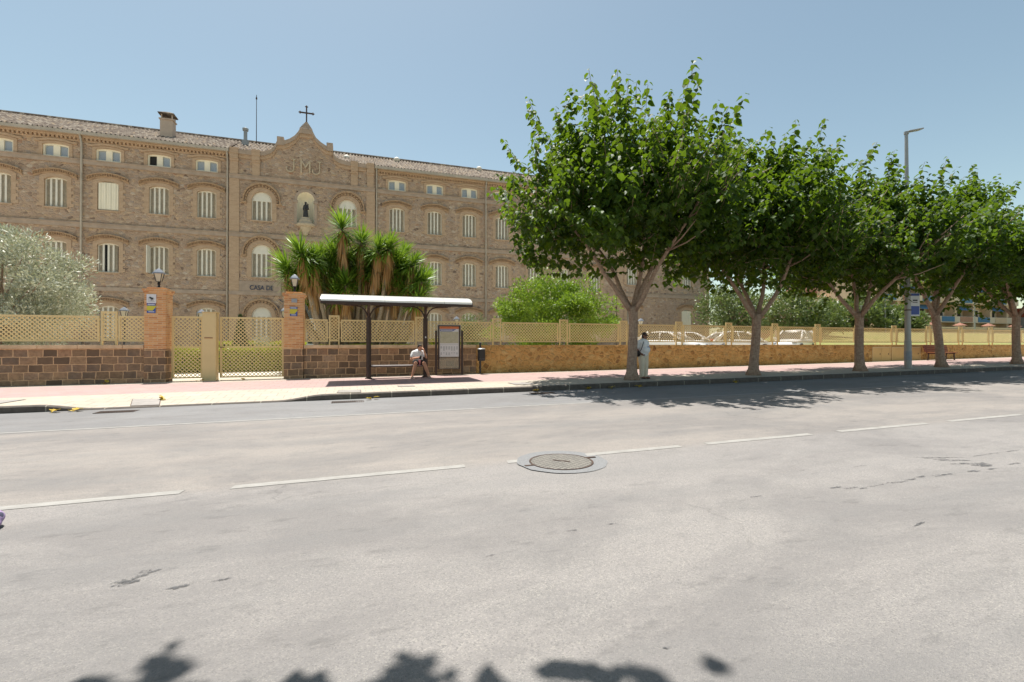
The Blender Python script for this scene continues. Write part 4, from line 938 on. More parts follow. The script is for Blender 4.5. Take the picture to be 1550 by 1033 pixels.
# litter bin
bz = g(5)+.14; t = thing('litter_bin', (5.03, 18.78, bz), 'black litter bin on a post against the wall, right of the map stand', 'litter bin')
mb = MB(); mb.tube([(5.03,18.8,bz-.02),(5.03,18.8,1.42)], .04, 10); mb.tube([(5.03,18.8,bz),(5.03,18.8,bz+.02)], .1, 12); mb.sphere((5.03,18.8,1.43), .045, 8, 6); mb.build('post', M['black'], t)
mb = MB(); mb.lathe([(.14,.72),(.155,.74),(.16,1.16),(.155,1.18)], (5.03,18.62,0), 20, .8); mb.build('bucket', M['black'], t, smooth=False)
mb = MB(); mb.lathe([(.163,1.181),(.165,1.20),(.13,1.225),(.05,1.235)], (5.03,18.62,0), 20, .8); mb.build('lid', M['metal'], t)
mb = MB(); [mb.sphere((5.03+.05*i, 18.495, .80), .008, 6, 4) for i in (-2,-1,0,1,2)]; mb.build('rivets', M['metal'], t)
# street bench
bx, by = 32.6, 18.35; bz = g(bx)+.14; t = thing('slatted_bench', (bx, by, bz), 'red brown slatted bench against the ochre wall behind the leaning trunk', 'bench')
mb = MB()
for k in range(4): mb.box(bx-1.05, bx+1.05, by-.42+k*.11, by-.33+k*.11, bz+.43, bz+.46)
mb.build('seat', M['redwood'], t); mb = MB()
for k in range(4): z = bz+.50+k*.10; mb.box(bx-1.05, bx+1.05, by+.06+k*.025, by+.09+k*.025, z, z+.085)
mb.build('backrest', M['redwood'], t)
for sx_ in (-.8, .8):
    mb = MB(); mb.bar((bx+sx_,by-.38,bz),(bx+sx_,by-.36,bz+.43),.05); mb.bar((bx+sx_,by+.05,bz),(bx+sx_,by+.0,bz+.43),.05); mb.bar((bx+sx_,by-.42,bz+.405),(bx+sx_,by+.05,bz+.405),.05); mb.bar((bx+sx_,by+.085,bz+.43),(bx+sx_,by+.20,bz+.90),.04); mb.build('leg', M['iron'], t)
# street lamp with the bus stop flag
lx, ly = 22.99, 14.05; lz = g(lx)+.14; t = thing('street_lamp', (lx, ly, lz), 'tall grey street lamp column with a flat head above the trees', 'street lamp')
mb = MB(); mb.tube([(lx,ly,lz-.02),(lx,ly,lz+1.2),(lx,ly,lz+1.22),(lx-.03,ly,10.6)], [.135,.13,.115,.062], 16); mb.tube([(lx,ly,lz),(lx,ly,lz+.03)], .24, 16); mb.build('column', M['metal'], t, smooth=False)
mb = MB(); mb.tube([(lx-.03,ly,10.55),(lx-.03,ly,10.66)], .09, 12); mb.bar((lx-.03,ly,10.62),(lx+.35,ly-.05,10.74),.06); mb.build('arm', M['metal'], t)
mb = MB(); mb.bar((lx+.0,ly-.0,10.66),(lx+.80,ly-.08,10.86),.26,.06); mb.build('lamp_head', M['metal'], t, bevel=.02)
mb = MB(); mb.tube([(lx,ly,lz+.35),(lx,ly,lz+.75)], .1385, 16); mb.build('inspection_door', M['lampgrey'], t)
t = thing('bus_stop_sign', (lx+.25, ly-.05, 2.6), 'blue and white bus stop flag fixed to the street lamp column', 'bus stop sign')
mb = MB(); a = Vector((lx+.14, ly-.02)); b = Vector((lx+.50, ly-.16))
def pan(mb, u0, u1, z0, z1, off, th):
    d = (b-a).normalized(); nn = Vector((d.y, -d.x)); p = a + (b-a)*u0; q = a + (b-a)*u1
    o0 = nn*off; o1 = nn*(off+th); vs = []
    for e, f in ((p+o0, z0), (q+o0, z0), (q+o1, z0), (p+o1, z0)): vs.append((e.x, e.y, f))
    for e in (p+o0, q+o0, q+o1, p+o1): vs.append((e.x, e.y, z1))
    mb.add(vs, [(0,3,2,1),(4,5,6,7),(0,1,5,4),(1,2,6,5),(2,3,7,6),(3,0,4,7)])
pan(mb, 0, 1, 2.62, 3.62, -.012, .024); p = mb.build('panel', M['signwhite'], t)
mb = MB(); pan(mb, .06, .94, 2.68, 3.05, .0125, .004); pan(mb, .06, .94, 3.50, 3.60, .0125, .004); mb.build('blue_field', M['signblue'], p)
mb = MB(); pan(mb, .25, .75, 3.27, 3.33, .0125, .004); pan(mb, .25, .75, 3.20, 3.23, .0125, .004); mb.build('route_marks', M['black'], p)
mb = MB()
for z in (2.85, 3.5): mb.tube([(lx,ly,z),(lx,ly,z+.05)], .128, 12); mb.bar((lx+.1,ly-.02,z+.025),(lx+.18,ly-.04,z+.025),.03)
mb.build('clamp', M['iron'], t)
# stand-in lump for an unidentified purple striped shape at the left edge
x, y = -2.66, 4.76
mb = MB(); mb.sphere((-.0,0,.13), (.19,.14,.135), 18, 12); mb.sphere((-.12,.05,.15), (.14,.13,.14), 14, 10)
o = blob('striped_stand_in', [((x-.02,y,.075),(.15,.12,.082)), ((x-.17,y+.03,.09),(.18,.14,.10)), ((x-.3,y+.05,.07),(.14,.12,.075)), ((x+.02,y-.05,.04),(.12,.09,.045))], .018, M['stripes'], org=(x, y, 0))
o.location = (x, y, g(x)); tag(o, 'purple and dark striped stand-in lump on the road for an unidentified shape at the left edge', 'cloth')

# ------------------------------------------------------------------ white cars
def car(x, y, rz, label, suv=0):
    z = min(yard(x, y), ycap(x)); t = thing('parked_car', (0,0,0), label, 'car', 'white cars parked behind the fence')
    H = 1.46 + suv*.12; L = 4.3
    S = [(-2.15,.42,.70,.70),(-2.05,.30,.86,.80),(-1.7,.24,.95,.86),(-1.0,.22,.97,.89),(0,.22,.95,.90),(.9,.22,.93,.89),(1.3,.23,.90,.87),(1.85,.27,.78,.80),(2.08,.32,.66,.72),(2.15,.42,.55,.60)]
    ring = lambda s: [(s[0], sg*yy, zz) for sg, yy, zz in ((1,s[3]*.86,s[1]),(1,s[3]*.98,s[1]+.12),(1,s[3],(s[1]+s[2])/2),(1,s[3]*.97,s[2]-.05),(1,s[3]*.86,s[2]+.015),(1,.0,s[2]+.045),(-1,s[3]*.86,s[2]+.015),(-1,s[3]*.97,s[2]-.05),(-1,s[3],(s[1]+s[2])/2),(-1,s[3]*.98,s[1]+.12),(-1,s[3]*.86,s[1]))]
    mb = MB(); vs = [p for s in S for p in ring(s)]; n = 11
    mb.add(vs, [(i*n+k, i*n+(k+1)%n, (i+1)*n+(k+1)%n, (i+1)*n+k) for i in range(len(S)-1) for k in range(n)] + [tuple(range(n-1,-1,-1)), tuple(range((len(S)-1)*n, len(S)*n))])
    b = mb.build('body', M['car'], t, smooth=True); m = b.modifiers.new('sub', 'SUBSURF'); m.levels = m.render_levels = 1
    rb, rf = (-1.95, 1.15) if suv else (-1.75, 1.2); tb, tf = (-1.65, .15) if suv else (-1.0, .2); zb = .94; hb, ht = .80, .60
    bot = [(rb,-hb,zb),(rf,-hb,zb),(rf,hb,zb),(rb,hb,zb)]; tops = [(tb,-ht,H-.05),(tf,-ht,H-.05),(tf,ht,H-.05),(tb,ht,H-.05)]
    mb = MB(); mb.add(bot+tops, [(0,3,2,1),(4,5,6,7),(0,1,5,4),(1,2,6,5),(2,3,7,6),(3,0,4,7)]); mb.build('windows', M['carglass'], t)
    mb = MB()
    pts = [(tb-.12,H-.06,ht*.92),(tb,H-.01,ht*1.03),((tb+tf)/2,H+.03,ht*1.06),(tf,H-.01,ht*1.03),(tf+.12,H-.07,ht*.95)]; vs = []
    for xx, zz, hh in pts: vs += [(xx,-hh,zz-.085),(xx,-hh*.6,zz),(xx,0,zz+.012),(xx,hh*.6,zz),(xx,hh,zz-.085),(xx,0,zz-.10)]
    mb.add(vs, [(6*i+k, 6*i+(k+1)%6, 6*i+6+(k+1)%6, 6*i+6+k) for i in range(4) for k in range(6)] + [(5,4,3,2,1,0), tuple(range(24,30))])
    mb.build('roof', M['car'], t, smooth=True)
    PL = []
    for sg in (-1, 1):
        mb = MB(); PL.append(mb); mb.tube([(rf+.03,sg*hb*1.01,zb-.02),(tf+.06,sg*ht*1.03,H-.06)], .065, 8); mb = MB(); PL.append(mb); mb.tube([(rb-.03,sg*hb*1.01,zb-.02),(tb-.05,sg*ht*1.03,H-.06)], .11, 8); mb = MB(); PL.append(mb); mb.tube([(-.25,sg*(hb+.015),zb-.02),(-.3,sg*(ht+.02),H-.06)], .035, 8)
    for mb in PL: mb.build('pillar', M['car'], t, smooth=True)
    for wx in (-1.3, 1.32):
        for sg in (-1, 1):
            mb = MB(); mb.tube([(wx,sg*.70,.32),(wx,sg*.90,.32)], .32, 22); w = mb.build('wheel', M['tyre'], t); mb = MB(); mb.tube([(wx,sg*.895,.32),(wx,sg*.915,.32)], .20, 16); mb.build('rim', M['rim'], w)
    for sg in (-1, 1):
        mb = MB(); mb.sphere((1.98,sg*.58,.66), (.16,.17,.085), 12, 8); mb.build('headlight', M['signgrey'], t, smooth=True)
        mb = MB(); mb.sphere((-2.0,sg*.66,.88), (.12,.15,.12), 12, 8); mb.build('tail_light', M['red'], t, smooth=True)
        mb = MB(); mb.sphere((.78,sg*1.0,1.0), (.09,.11,.075), 12, 8); mb.bar((.80,sg*.84,.96),(.78,sg*.98,.98),.04); mb.build('wing_mirror', M['car'], t, smooth=True)
    t.location = (x, y, z); t.rotation_euler = (0, 0, R(rz)); return t
car(18.6, 24.6, -62, 'white car with a raked windscreen, nearest the woman behind the fence')
car(21.3, 26.0, -40, 'white car mostly hidden between its two white neighbours')
car(23.9, 24.6, -18, 'white saloon whose bonnet slopes down towards the second trunk')
car(29.9, 25.6, 205, 'white car with a red tail light, parked alone at the edge of the grass', 1)
# ------------------------------------------------------------------ plants
def mulberry(x, y, label, R_, zt, seed, fork=2.45, lean=(0,0), nshoot=400, limbs=None, zlow=2.75, tops=12, name='street_tree', group='mulberry trees along the kerb', keep=None, cshift=(0,0), size=.215):
    random.seed(seed); z0 = g(x)+.14; t = thing(name, (x, y, z0), label, 'tree', group)
    mb = MB(); b0 = Vector((x, y, z0)); fk = b0 + Vector((lean[0], lean[1], fork)); pts = []; rr = []
    for i in range(9):
        u = i/8; p = b0.lerp(fk, u) + Vector((.03*math.sin(u*5+seed), .03*math.cos(u*4+seed), 0)); p.z = z0 - .05 + (fork+.05)*u
        pts.append(p); rr.append(.165 + .13*math.exp(-u*14) - .02*u + .02*math.exp(-(1-u)*9))
    mb.tube(pts, rr, 14); fk = pts[-1].copy()
    C0 = Vector((x+lean[0]+cshift[0], y+lean[1]+cshift[1], 0)); zm = (zlow+zt)/2 + .1; hz = (zt-zlow)/2
    limbs = limbs or [(R(a*72+seed*31), .75+.3*rnd()) for a in range(5)]
    ends = []
    for az, sp in limbs:
        p = fk - Vector((0,0,.25)); d = Vector((math.cos(az)*sp, math.sin(az)*sp, 1)).normalized(); pts = [p]; L = hz*1.25
        for i in range(7): d = (d + Vector((rnd()-.5, rnd()-.5, .25*rnd()))*.28).normalized(); p = p + d*L/7; pts.append(p)
        mb.tube(pts, [.092-.0098*i for i in range(8)], 9)
        for i in (4,5,6,7):
            for _ in range(2):
                q = pts[i]; d2 = (Vector((q.x-C0.x, q.y-C0.y, .5))*.6 + rv()).normalized(); d2.z = abs(d2.z)*.7+.1; l2 = R_*(.22+.25*rnd()); m1 = q + d2*l2*.5 + Vector((0,0,.08)); e = q + d2*l2 + Vector((0,0,.3)); mb.tube([q, m1, e], [.034,.022,.009], 6); ends.append(e)
    lobes = [(Vector((0,0,-.05)), .80), (Vector((0,0,-.25)), .86), (Vector((0,0,.05)), .72)] + [(Vector((math.cos(a+seed)*.60, math.sin(a+seed)*.62, -.38+.5*rnd())), .42+.10*rnd()) for a in (0,.8,1.6,2.4,3.2,4.0,4.7,5.5)] + [(Vector((math.cos(a+seed)*.34, math.sin(a+seed)*.34, .42+.22*rnd())), .36+.08*rnd()) for a in (.4,2.2,3.8,5.2)]
    lf = MB()
    for s in range(nshoot + tops*2):
        if s < nshoot:
            while True:
                c_, rr_ = lobes[s % len(lobes)]; q_ = rv(); v = c_ + q_*rr_*(rnd()**.42)
                if v.length > .12 and v.z > -1: break
            lump = .86 + .14*math.sin(3.1*math.atan2(v.y, v.x)+seed) + .06*math.sin(7*math.atan2(v.y, v.x)+2*seed)
            k = .96
            hr = (1 - max(0, -v.z)**2*.25)
            p = Vector((C0.x + v.x*R_*k*hr, C0.y + v.y*R_*k*hr, zm + v.z*hz*.92*(.95+.1*math.sin(5*v.x+seed))))
            out = Vector((v.x, v.y, .15)); d = (out*.7 + Vector((0,0,.75 if v.z > -.3 else .1)) + rv()*.55).normalized(); L = .5 + .75*rnd()
            p = p - d*L*.6
        else:
            a = rnd()*2*math.pi; q = math.sqrt(rnd())*.8; p = Vector((C0.x+math.cos(a)*q*R_, C0.y+math.sin(a)*q*R_, zm+hz*(.70-.55*q*q))); d = Vector((math.cos(a)*q*.6+.2*(rnd()-.5), math.sin(a)*q*.6+.2*(rnd()-.5), 1)).normalized(); L = (.9+.75*rnd()) * (1 if s < nshoot+tops else .7)
        n = int(L/.068); q = p.copy(); tw = [q.copy()]; ph = rnd()*6
        for i in range(n):
            d = (d + Vector((0,0,-.012 if s < nshoot else 0)) + rv()*.05).normalized(); q = q + d*.068; 
            if i % 3 == 2: tw.append(q.copy())
            if keep and not keep(q): continue
            a = ph + i*2.4; side = Vector((math.cos(a), math.sin(a), 0)); ld = (side*.75 + d*.15 + Vector((0,0,-.55-.3*rnd())) + rv()*.25).normalized()
            nn = (Vector((0,0,1)) + side*.7 + rv()*.55).normalized(); sz = size*(.62+.6*rnd())*(1-.4*(i/n)**3)*(1.15 if s >= nshoot else 1)
            leaf_to(lf, q + side*.03, ld, nn, sz, .40)
        if len(tw) > 1 and keep is None and (s % 3 == 0 or s >= nshoot): lf.cm = 1; lf.tube(tw, [.007]*len(tw), 3, False); lf.cm = 0
    mb.build('trunk', M['bark'], t, smooth=True); lf.build('crown', [M['leaf'], M['bark']], t, fix=False)
    return t
mulberry(8.92, 13.72, 'largest street tree, nearest the shelter, with the woman leaning at its grey trunk', 4.4, 9.3, 11, 2.45, (0,0), 1750, [(R(172),.80),(R(60),.35),(R(8),.55),(R(-75),.7),(R(100),.9)], 2.85, 22, cshift=(-.35,0))
mulberry(14.12, 13.75, 'second street tree from the shelter, forked trunk in front of the parked cars', 3.85, 8.85, 5, 2.25, (.12,0), 1600, [(R(176),.85),(R(20),.55),(R(80),.5),(R(-60),.8)], 2.7, 12)
mulberry(19.6, 13.72, 'third street tree from the shelter, just left of the lamp column', 3.8, 8.2, 23, 2.35, (.0,.05), 1500, [(R(170),1.0),(R(60),.25),(R(0),.7),(R(-90),.7)], 2.7, 9)
mulberry(25.2, 14.0, 'street tree with a leaning trunk in front of the red bench', 3.95, 8.6, 37, 2.5, (-.55,0), 1450, [(R(176),1.0),(R(60),.2),(R(10),.9),(R(-80),.6)], 2.7, 9)
mulberry(30.9, 14.1, 'farthest street tree in view, at the right edge of the photo', 4.2, 8.2, 41, 2.5, (.05,0), 1400, None, 2.7, 8)
mulberry(36.6, 14.1, 'street tree beyond the right edge, only its crown showing', 3.9, 7.9, 53, 2.5, (0,0), 1200, None, 2.7, 8)
# tree on the near pavement whose branch tips shade the foreground
def kp(q):
    xs = q.x + .075*q.z; B = lambda c, w: math.exp(-((xs-c)/w)**2)
    ye = 2.075 - .339*xs - .155 + .44*B(.28,.15) + .37*B(.97,.13) + .40*B(-.82,.17) + .22*B(1.2,.05) + .18*B(1.45,.05) + .03*math.sin(23*xs) - .5*max(0, xs-1.55)
    return q.y - .26*q.z < ye - .34*rnd()**2.5
mulberry(.3, -4.9, 'street tree behind the camera whose branches throw shadows on the foreground road', 6.3, 8.6, 61, 3.0, (0,0), 2400, None, 5.0, 0, keep=kp, cshift=(0,5.3), size=.20, group=None)

def crown_pts(c, r, n, power=.45):
    for _ in range(n):
        v = rv(); u = rnd()**power; yield Vector((c[0]+v.x*r[0]*u, c[1]+v.y*r[1]*u, c[2]+v.z*r[2]*u)), v
def clump_crown(lf, clumps, per, L, w, fn, up=.5, droop=0):
    for c, r in clumps:
        for p, v in crown_pts(c, r, per, .4):
            d = (v*.7 + rv()*.8 + Vector((0,0,up-droop))).normalized(); nn = (v + Vector((0,0,.8)) + rv()*.5).normalized(); fn(lf, p, d, nn, L*(.6+.7*rnd()), w*(.7+.6*rnd()))
def bushy(name, c, r, label, cat, mat, n_cl, per, L, w, seed, trunk=True, zb=None, group=None, cl=.30, part='crown', bmat='bark', fn=quad_to, flat=.2):
    random.seed(seed); zb = yard(c[0], c[1]) if zb is None else zb; t = thing(name, (c[0], c[1], zb), label, cat, group); cs = []; lf = MB(); tr = MB()
    for _ in range(n_cl):
        v = rv(); u = rnd()**.33; p = Vector((c[0]+v.x*r[0]*u*.85, c[1]+v.y*r[1]*u*.85, c[2]+v.z*r[2]*u*.85)); q = cl*(.6+.8*rnd()); cs.append((p, (r[0]*q, r[1]*q, r[2]*q*.9)))
        if trunk and rnd() < .35:
            b = Vector((c[0]+(rnd()-.5)*.3, c[1]+(rnd()-.5)*.3, zb+.5*(c[2]-zb))); tr.tube([b, b.lerp(p,.5)+Vector((0,0,.15)), p], [.07,.045,.015], 5)
    clump_crown(lf, cs, per, L, w, fn)
    if trunk:
        tr.tube([(c[0],c[1],zb-.1),(c[0]+.05,c[1],zb+.3*(c[2]-zb)),(c[0],c[1],c[2])], [.2,.15,.08], 9); tr.build('trunk', M[bmat], t, smooth=True)
    lf.build(part, M[mat], t, fix=False); return t
bushy('olive_tree', (-13.6, 25, 3.5), (3.85, 3.0, 2.85), 'silver leaved olive tree behind the fence at the left edge', 'tree', 'olive', 110, 370, .17, .045, 3, cl=.19, fn=quad_to)
bushy('round_bush', (10.65, 24.3, 2.6), (4.3, 2.9, 2.95), 'large bright green rounded bush in front of the convent right wing', 'bush', 'shrub', 125, 310, .15, .07, 9, trunk=False, cl=.185, part='foliage')
bushy('dark_shrub', (6.9, 27.5, 2.0), (1.1, 1.0, 1.15), 'small dark green shrub left of the large bright bush', 'bush', 'backleaf', 30, 130, .13, .05, 19, trunk=False, cl=.34, part='foliage')
bushy('garden_tree', (30.6, 32, 4.3), (3.2, 2.6, 2.5), 'garden tree at the right end of the convent, behind the second trunk', 'tree', 'backleaf', 60, 150, .24, .11, 29, cl=.30)
bushy('garden_tree', (36.5, 31.5, 4.2), (3.3, 2.6, 2.2), 'garden tree with reddish tint between the second and third trunks', 'tree', 'backleaf', 60, 150, .24, .11, 31, cl=.30)
bushy('garden_tree', (42.0, 33, 3.9), (2.6, 2.2, 1.9), 'smaller garden tree just left of the third trunk', 'tree', 'backleaf', 45, 130, .24, .11, 33, cl=.30)
for i, (x, y, z, r, lab) in enumerate(((64, 44, 5.4, 4.6, 'far leafy tree beyond the grass, left of the lamp column'), (72, 45, 4.6, 3.4, 'far leafy tree beyond the grass, right of the lamp column'), (58, 46, 4.4, 2.6, 'low far tree behind the third trunk'))):
    bushy('distant_tree', (x, y, z), (r, r*.8, r*.62), lab, 'tree', 'backleaf', 45, 110, .5, .24, 70+i, cl=.30)
# hedges
def hedge(x0, x1, y0, y1, h, label, seed, n, mat='hedge'):
    random.seed(seed); z = min(yard((x0+x1)/2, y0), g(x0)+.4); t = thing('clipped_hedge', ((x0+x1)/2, (y0+y1)/2, z), label, 'hedge'); core = MB(); core.box(x0+.12, x1-.12, y0+.12, y1-.12, z-.05, z+h-.14); core.build('twigs', M['darkleaf'], t)
    lf = MB()
    for _ in range(n):
        f = rnd(); x = x0+(x1-x0)*rnd(); y = y0+(y1-y0)*rnd(); zz = z+h*rnd()
        if f < .45: y = y0 + .16*rnd(); nr = Vector((0,-1,.3))
        elif f < .85: zz = z+h-.17*rnd(); nr = Vector((0,0,1))
        else: x = (x0+.16*rnd()) if rnd() < .5 else (x1-.16*rnd()); nr = Vector((1 if x > (x0+x1)/2 else -1,0,.2))
        w = .07*math.sin(x*3.1)+.05*math.sin(y*4+x*1.7); p = Vector((x, y-w*.4, zz+w*(.5 if zz > z+.4*h else .1)))
        quad_to(lf, p, (nr*.5+rv()*.9+Vector((0,0,.4))).normalized(), (nr+rv()*.6).normalized(), .085*(.6+.8*rnd()), .045)
    lf.build('foliage', M[mat], t, fix=False)
hedge(-7.9, -1.3, 25.4, 26.9, 1.14, 'long yellow green clipped hedge behind the lattice gate', 5, 15000)
hedge(-1.3, 3.4, 23.2, 24.2, 1.22, 'yellow green clipped hedge behind the fence at the bus shelter', 6, 8000)
hedge(3.7, 5.2, 22.8, 23.8, 1.5, 'short yellow green hedge behind the shelter post and map stand', 8, 3500)
hedge(-7.5, -2.4, 29.4, 30.2, 1.45, 'thin far yellow green hedge nearer the convent', 15, 6000)
# small conical cypress, pale bushes, agave
random.seed(77); t = thing('small_cypress', (-5.45, 28.2, yard(-5,28.2)), 'small dark conical cypress behind the gate', 'tree'); lf = MB(); zb = yard(-5,28.2)
for _ in range(2600):
    u = rnd(); a = rnd()*6.283; r = (.12+.42*math.sin(min(1,(1-u)*1.25)*math.pi*.5))*(.65+.35*rnd())*(1-u*.55); p = Vector((-5.45+r*math.cos(a), 28.2+r*math.sin(a), zb+.15+2.65*u)); quad_to(lf, p, Vector((.3*math.cos(a), .3*math.sin(a), 1))+rv()*.4, Vector((math.cos(a), math.sin(a), .2)), .14, .05)
lf.build('foliage', M['darkleaf'], t, fix=False); mb = MB(); mb.tube([(-5.45,28.2,zb-.05),(-5.45,28.2,zb+1.6)], [.06,.02], 6); mb.build('trunk', M['bark'], t)
bushy('pale_bush', (-4.3, 28.4, 1.05), (.66,.5,.85), 'pale flowering bush beside the small cypress', 'bush', 'olive', 16, 90, .11, .04, 81, trunk=False, cl=.42, part='foliage')
random.seed(5); zb = yard(2.1, 24.9); t = thing('agave_plant', (2.2, 24.9, zb), 'pale upright agave behind the fence between the shelter posts', 'plant'); lf = MB()
for i in range(34):
    a = rnd()*6.283; k = .15+.5*rnd(); blade_to(lf, Vector((2.2+.1*math.cos(a), 24.9+.1*math.sin(a), zb)), Vector((k*math.cos(a), k*math.sin(a), 1)), Vector((math.cos(a), math.sin(a), .3)), 1.5+.9*rnd(), .16, .05)
lf.build('leaves', M['agave'], t, fix=False)
# yucca clump
random.seed(21); YX, YY = .15, 24.6; zb = yard(YX, YY); t = thing('giant_yucca', (YX, YY, zb), 'big many headed yucca with dead leaf skirts behind the bus shelter', 'yucca'); tr = MB()
heads = [(-2.75,5.05),(-2.1,5.85),(-2.45,4.35),(-1.35,5.9),(-1.7,4.55),(-.35,7.25),(-.55,5.0),(.52,6.75),(-.75,6.2),(1.1,5.3),(1.75,6.45),(1.25,6.3),(2.62,6.55),(2.35,5.2),(2.9,4.35),(3.3,4.9),(3.45,4.0),(2.2,4.1),(.2,4.6),(-2.0,5.2),(2.9,5.6),(1.0,4.0),(3.1,3.5),(-1.0,5.4),(-.1,5.7),(.55,5.6),(-.3,6.4),(1.6,5.6),(2.0,5.8),(-1.9,4.9),(-2.7,4.6),(.7,5.0),(1.75,4.75),(-.9,4.4),(2.6,4.7),(3.35,4.5),(-1.3,5.0),(-.2,4.2),(.9,5.8),(.3,5.3),(-1.6,5.4),(2.2,5.6),(1.4,4.3),(-.6,3.7),(-2.3,3.8)]
for i, (hx, hz_) in enumerate(heads):
    hz_ -= .42*sst(4.5, 6.5, hz_)
    hy = YY + (rnd()-.5)*1.7 - (.35 if i % 3 else -.5); hx2 = YX-.15+hx; p = Vector((hx2, hy, hz_)); b = Vector((YX + hx*.42+(rnd()-.5)*.5, YY+(rnd()-.5)*.7, zb)); m1 = b.lerp(p,.5)+Vector((hx*.08,0,-.1)); m2 = Vector((p.x-.03*hx, p.y, p.z-.55)); tr.tube([b, m1, m2, p], [.14+.05*rnd(),.10,.07,.06], 9)
    up = Vector((hx*.17+(rnd()-.5)*.3, (rnd()-.7)*.5, 1)).normalized(); hd = MB(); sk = MB(); sc = .8+.35*rnd()
    for k in range(140):
        v = rv(); el = math.asin(-.55+1.52*(k/140)); a = k*2.39996; s = Vector((math.cos(a), math.sin(a), 0)); d = (s*math.cos(el) + up*math.sin(el) + rv()*.12).normalized()
        blade_to(hd, p + up*(-.22+.4*k/140), d, up if abs(d.dot(up)) < .95 else s, (.80+.36*rnd())*sc, .075, .25 if el < .3 else .06)
    h = hd.build('leaf_rosette', M['yleaf'], t, fix=False)
    L = (.5 + .7*rnd() if i % 3 else .45) if i not in (5, 7, 12, 11) else 1.5
    for k in range(int(130*L)):
        a = rnd()*6.283; u = rnd(); q = p.lerp(m2, 1)*u + p*(1-u) if u < .6 else m2.lerp(m1, (u-.6)*.55*L); r = .09+.10*rnd(); q = q + Vector((r*math.cos(a), r*math.sin(a), -.12)); blade_to(sk, q, Vector((.16*math.cos(a), .16*math.sin(a), -1))+rv()*.09, Vector((math.cos(a), math.sin(a), .1)), .45+.45*rnd(), .045, .1)
    sk.build('dead_leaf_skirt', M['ydead'], t, fix=False)
tr.build('trunk', M['ybark'], t, smooth=True)
# fallen leaves
random.seed(12)
first = None
spots = [((-5.9,12.5),'yellow fallen leaf in the gutter at the left end of the dropped kerb'),((-5.55,12.55),'second yellow fallen leaf in the left gutter, just right of its neighbour'),((-7.55,18.9),'yellow fallen leaf at the foot of the block wall'),((-4.3,13.55),'yellow fallen leaf by the large access plate'),((-3.6,18.95),'dry fallen leaf below the wide gate leaf'),((-4.9,18.9),'dry fallen leaf at the foot of the gate box'),((5.05,12.55),'yellow fallen leaf in the gutter where the tree shade begins'),((6.7,12.6),'yellow fallen leaf against the kerb left of the first trunk'),((7.4,12.5),'brown fallen leaf against the kerb near the first trunk'),((8.3,12.45),'flat yellow leaf in the gutter below the first trunk'),((12.1,12.55),'yellow leaf in the gutter left of the second trunk'),((.5,12.4),'small yellow leaf above the shelter drain grate')]
for (x, y), lab in spots:
    o = MB()
    for k in range(3): leaf_to(o, Vector((x+.05*k*rnd(), y+.04*k, (walk(x,y) if y > KY else g(x))+.012+.02*k)), Vector((rnd()-.5, rnd()-.5, .12)), Vector((.2*rnd(),.2*rnd(),1)), .15, .42)
    single(o, 'fallen_leaf', M['yellowleaf'], lab, 'leaf', 'fallen leaves along the kerb and wall', fix=False)

# ------------------------------------------------------------------ people
def V(b, *p): return Vector((b[0]+p[0], b[1]+p[1], b[2]+p[2]))
def hand(balls, w, dirv, curl, side):
    d = Vector(dirv).normalized(); s = d.cross(Vector(curl)).normalized(); c = Vector(curl).normalized(); w = Vector(w); pc = w + d*.045
    balls.append((w, w+d*.075, .024, .030))
    for i in range(4):
        b = w + d*.075 + s*(-.027+.018*i); L = (.062,.072,.068,.052)[i]; m = b + d*L*.55 + c*.012; e = m + d*L*.35 + c*.028; balls.append((b, m, .0095, .009)); balls.append((m, e, .009, .0075))
    b = w + d*.025 + s*(-.03*side); m = b + (d*.6 - s*side*.8)*.035; balls.append((b, m, .012, .010)); balls.append((m, m+(d*.8+c*.5)*.03, .010, .008))
def head(balls, c, fwd, s=1.0):
    c = Vector(c); f = Vector(fwd).normalized(); r = f.cross(Vector((0,0,1))).normalized(); u = r.cross(f)
    balls += [(c+u*.02, (.073*s,.080*s,.085*s)), (c+f*.018-u*.055, (.055*s,.060*s,.062*s)), (c+f*.082*s-u*.005, (.013,.016,.02)), (c+f*.070*s-u*.055, (.026,.014,.010)), (c+f*.058*s-u*.085, (.028,.026,.022))]
    for q in (-1, 1): balls.append((c+r*.076*s*q-u*.005-f*.005, (.013,.02,.028)))
    for q in (-1, 1): balls.append((c+r*.030*q+f*.066*s+u*.028, (.018,.012,.008)))
def face_bits(t, c, fwd, s=1.0, glasses=False):
    c = Vector(c); f = Vector(fwd).normalized(); r = f.cross(Vector((0,0,1))).normalized(); u = r.cross(f); mb = MB()
    if glasses:
        for q in (-1, 1): mb.sphere(c+r*.034*q+f*.077*s+u*.016, (.030,.018,.021), 10, 7); mb.bar(c+r*.06*q+f*.07*s+u*.022, c+r*.08*q-f*.0+u*.02, .008)
        mb.bar(c-r*.03+f*.09*s+u*.022, c+r*.03+f*.09*s+u*.022, .008); mb.build('sunglasses', M['black'], t, smooth=True)
    else:
        for q in (-1, 1): mb = MB(); mb.sphere(c+r*.031*q+f*.074*s+u*.012, (.011,.008,.007), 8, 6); mb.build('eye', M['black'], t, smooth=True)
